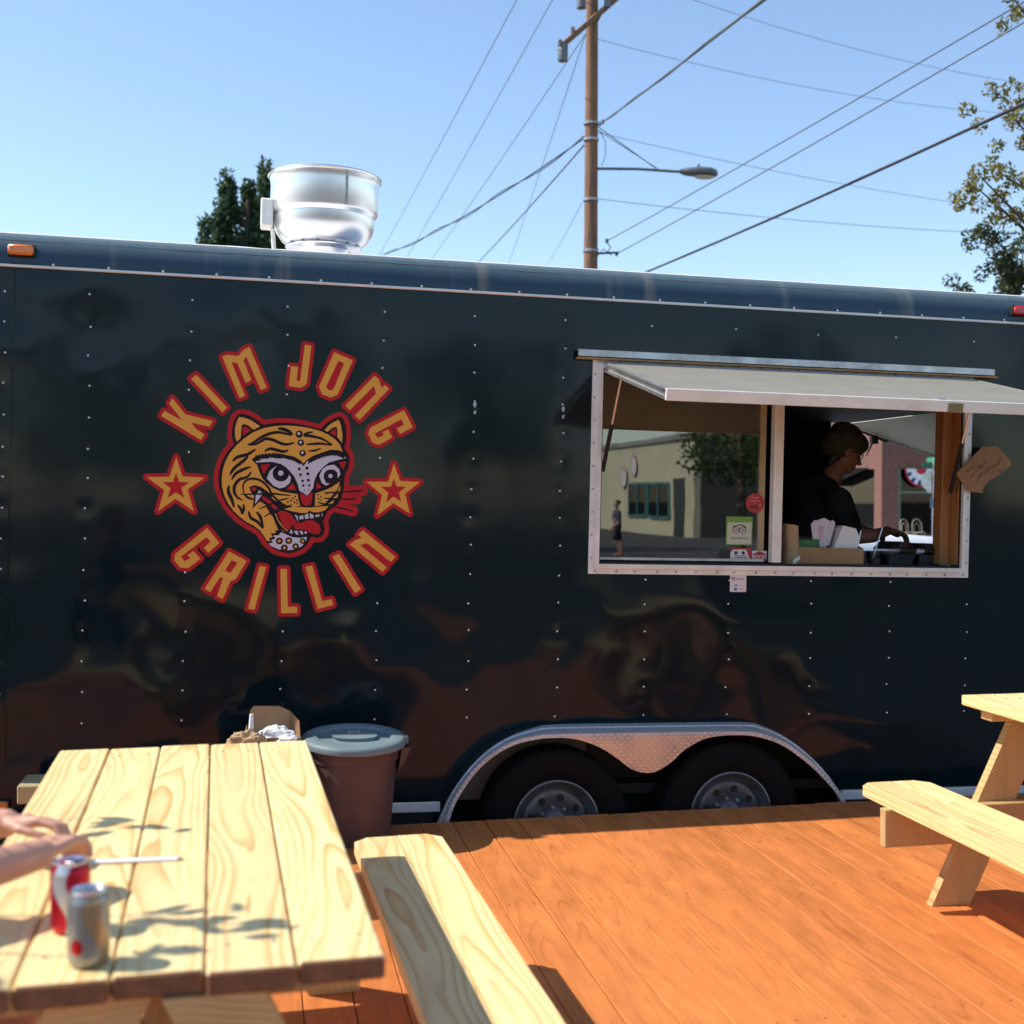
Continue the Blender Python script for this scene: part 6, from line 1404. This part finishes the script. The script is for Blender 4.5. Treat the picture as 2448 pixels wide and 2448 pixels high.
# pedestrian
pd = empty('person', (11.7, -30.6, -.34)); tag(pd, 'pedestrian in blue shirt and shorts reflected in the window glass', 'person')
def ped(bm):
    add_head(bm, (0, 0, 1.60), Vector((-.9, .3, 0)), Vector((0, 0, 1))); capsule(bm, (0, 0, 1.5), (0, 0, 1.40), .055, .06); capsule(bm, (0, 0, 1.3), (0, 0, .95), .13, .13)
    for q in (-1, 1):
        capsule(bm, (0, q*.19, 1.36), (-.04, q*.24, 1.08), .05, .042); capsule(bm, (-.04, q*.24, 1.08), (-.16*q-.1, q*.25, .86), .04, .03); add_hand(bm, (-.16*q-.1, q*.25, .86), Vector((-.3*q, 0, -1)), Vector((0, q, 0)), Vector((-1, 0, 0)), (.3, .3, .3))
        capsule(bm, (0, q*.09, .90), (-.10*q, q*.10, .50), .085, .06); capsule(bm, (-.10*q, q*.10, .50), (-.06*q+.12, q*.10, .09), .055, .04); capsule(bm, (.10-.06*q, q*.10, .05), (-.08-.06*q, q*.10, .04), .042, .032)
blob('body', ped, .011, SKIN, pd)
def ped_s(bm):
    ellip(bm, (0, 0, 1.27), (.13, .20, .17)); ellip(bm, (0, 0, 1.05), (.125, .175, .18))
    for q in (-1, 1): capsule(bm, (0, q*.19, 1.36), (-.03, q*.235, 1.16), .075, .065)
blob('shirt', ped_s, .014, mat('slate_blue_cloth', (.07, .08, .14), .85, var=.2), pd, 5)
def ped_p(bm):
    ellip(bm, (0, 0, .92), (.13, .18, .12))
    for q in (-1, 1): capsule(bm, (0, q*.09, .90), (-.09*q, q*.10, .56), .11, .095)
blob('shorts', ped_p, .014, NAVY, pd, 5)
def ped_h(bm): ellip(bm, (.02, 0, 1.66), (.10, .085, .075))
blob('hair', ped_h, .012, HAIR, pd, 3)
# street trees behind the viewer
base = []
rg2 = random.Random(21)
for i in range(70):
    a = rg2.uniform(0, 6.283); u = rg2.uniform(-1, 1); r = 1.9*math.sqrt(max(.05, 1-u*u*.8))*rg2.uniform(.45, 1); base.append((r*math.cos(a), r*math.sin(a), 4.2+1.7*u, .42))
proto = tree((0, 0, 0), (4.6, .16), base, 48, .085, LF_G, 'leafy street tree reflected in the right side of the glass', 31, 'street trees across from the trailer')
spots = [((13.0, -24, -.34), .95, 0, 'leafy street tree nearest the cream shop in the glass reflection'), ((17.0, -31, -.34), 1.15, 80, 'leafy street tree at the right side of the glass reflection'), ((6.0, -27, -.34), 1.0, 200, 'leafy street tree straight across from the trailer window'), ((-1.5, -24, -.34), .95, 130, 'leafy street tree across from the emblem'), ((-7.5, -26, -.34), 1.0, 300, 'leafy street tree across from the trailer left end'), ((-13.5, -23, -.34), .9, 30, 'leafy street tree furthest left across the street'), ((23.5, -24, -.34), 1.25, 250, 'leafy street tree furthest right across the street')]
spots += [((2.2, -31, -.34), 1.15, 45, 'tall leafy tree in the second row, across from the trailer middle'), ((-5.0, -33, -.34), 1.1, 160, 'tall leafy tree in the second row, across from the tiger emblem'), ((-11.0, -31, -.34), 1.05, 220, 'tall leafy tree in the second row, toward the left end'), ((9.2, -34, -.34), 1.2, 330, 'tall leafy tree in the second row, left of the cream shop'), ((-18.5, -30, -.34), 1.1, 100, 'tall leafy tree in the second row, furthest left')]
for i, (l, s_, rz, lab) in enumerate(spots):
    if i == 0: t = proto
    else:
        t = proto.copy(); COL.objects.link(t)
        for ch in proto.children:
            c = ch.copy(); COL.objects.link(c); c.parent = t
    t.location = l; t.scale = (s_,)*3; t.rotation_euler = (0, 0, R(rz)); t['label'] = lab

# added young tree, out of view, its leaves placed to shadow the near table
sg = empty('added_sapling', (-2.3, -3.1, -.34)); tag(sg, 'unseen young tree added left of the table to cast leaf shadows on it', 'tree')
rg3 = random.Random(8); lv = []; lf = []; tips = []
tg = []
for i in range(9): tg.append((rg3.uniform(.40, .60), rg3.uniform(-3.12, -2.95)))
for i in range(20): tg.append((rg3.uniform(.54, .80), rg3.uniform(-3.86, -3.62)))
for i in range(14): tg.append((rg3.uniform(.15, .42), rg3.uniform(-4.02, -3.70)))
for i in range(160): tg.append((rg3.uniform(-1.6, .15), rg3.uniform(-4.3, -2.4)))
for (x, y) in tg:
    h = rg3.uniform(.75, 1.25) if x > .1 else rg3.uniform(.6, 1.9)
    p = Vector((x-.85*h, y+.215*h, .77+h)); d = Vector((rg3.uniform(.4, 1), rg3.uniform(-.6, .5), rg3.uniform(-.5, .2))).normalized(); e = d.cross(Vector((rg3.uniform(-.4, .4), rg3.uniform(-.4, .4), 1))).normalized()
    Ln = rg3.uniform(.035, .06); W_ = Ln*rg3.uniform(.28, .42); n0 = len(lv); up3 = e.cross(d)*Ln*.12
    lv += [p-d*Ln, p-d*Ln*.3+e*W_+up3, p+d*Ln*.4+e*W_*.8+up3, p+d*Ln, p+d*Ln*.4-e*W_*.8+up3, p-d*Ln*.3-e*W_+up3]; lf.append([n0+k_ for k_ in range(6)]); tips.append(p-d*Ln)
o3 = Vector((-2.3, -3.1, -.34))
link('crown', mesh('crown', [v-o3 for v in lv], lf, LF_G), sg)
tb = MB().tube([(0, 0, 0), (.1, .02, 1.1), (.25, -.05, 1.9), (.5, -.1, 2.6)], [.05, .04, .03, .01], 10)
for k_ in range(0, len(tips), 9):
    p = tips[k_]-o3; tb.tube([(.2, -.03, min(2.2, max(1.0, p.z*.7))), (p.x*.55, p.y*.5, p.z*.95), p], [.014, .008, .002], 6)
tb.build('trunk', BARK, sg, True)
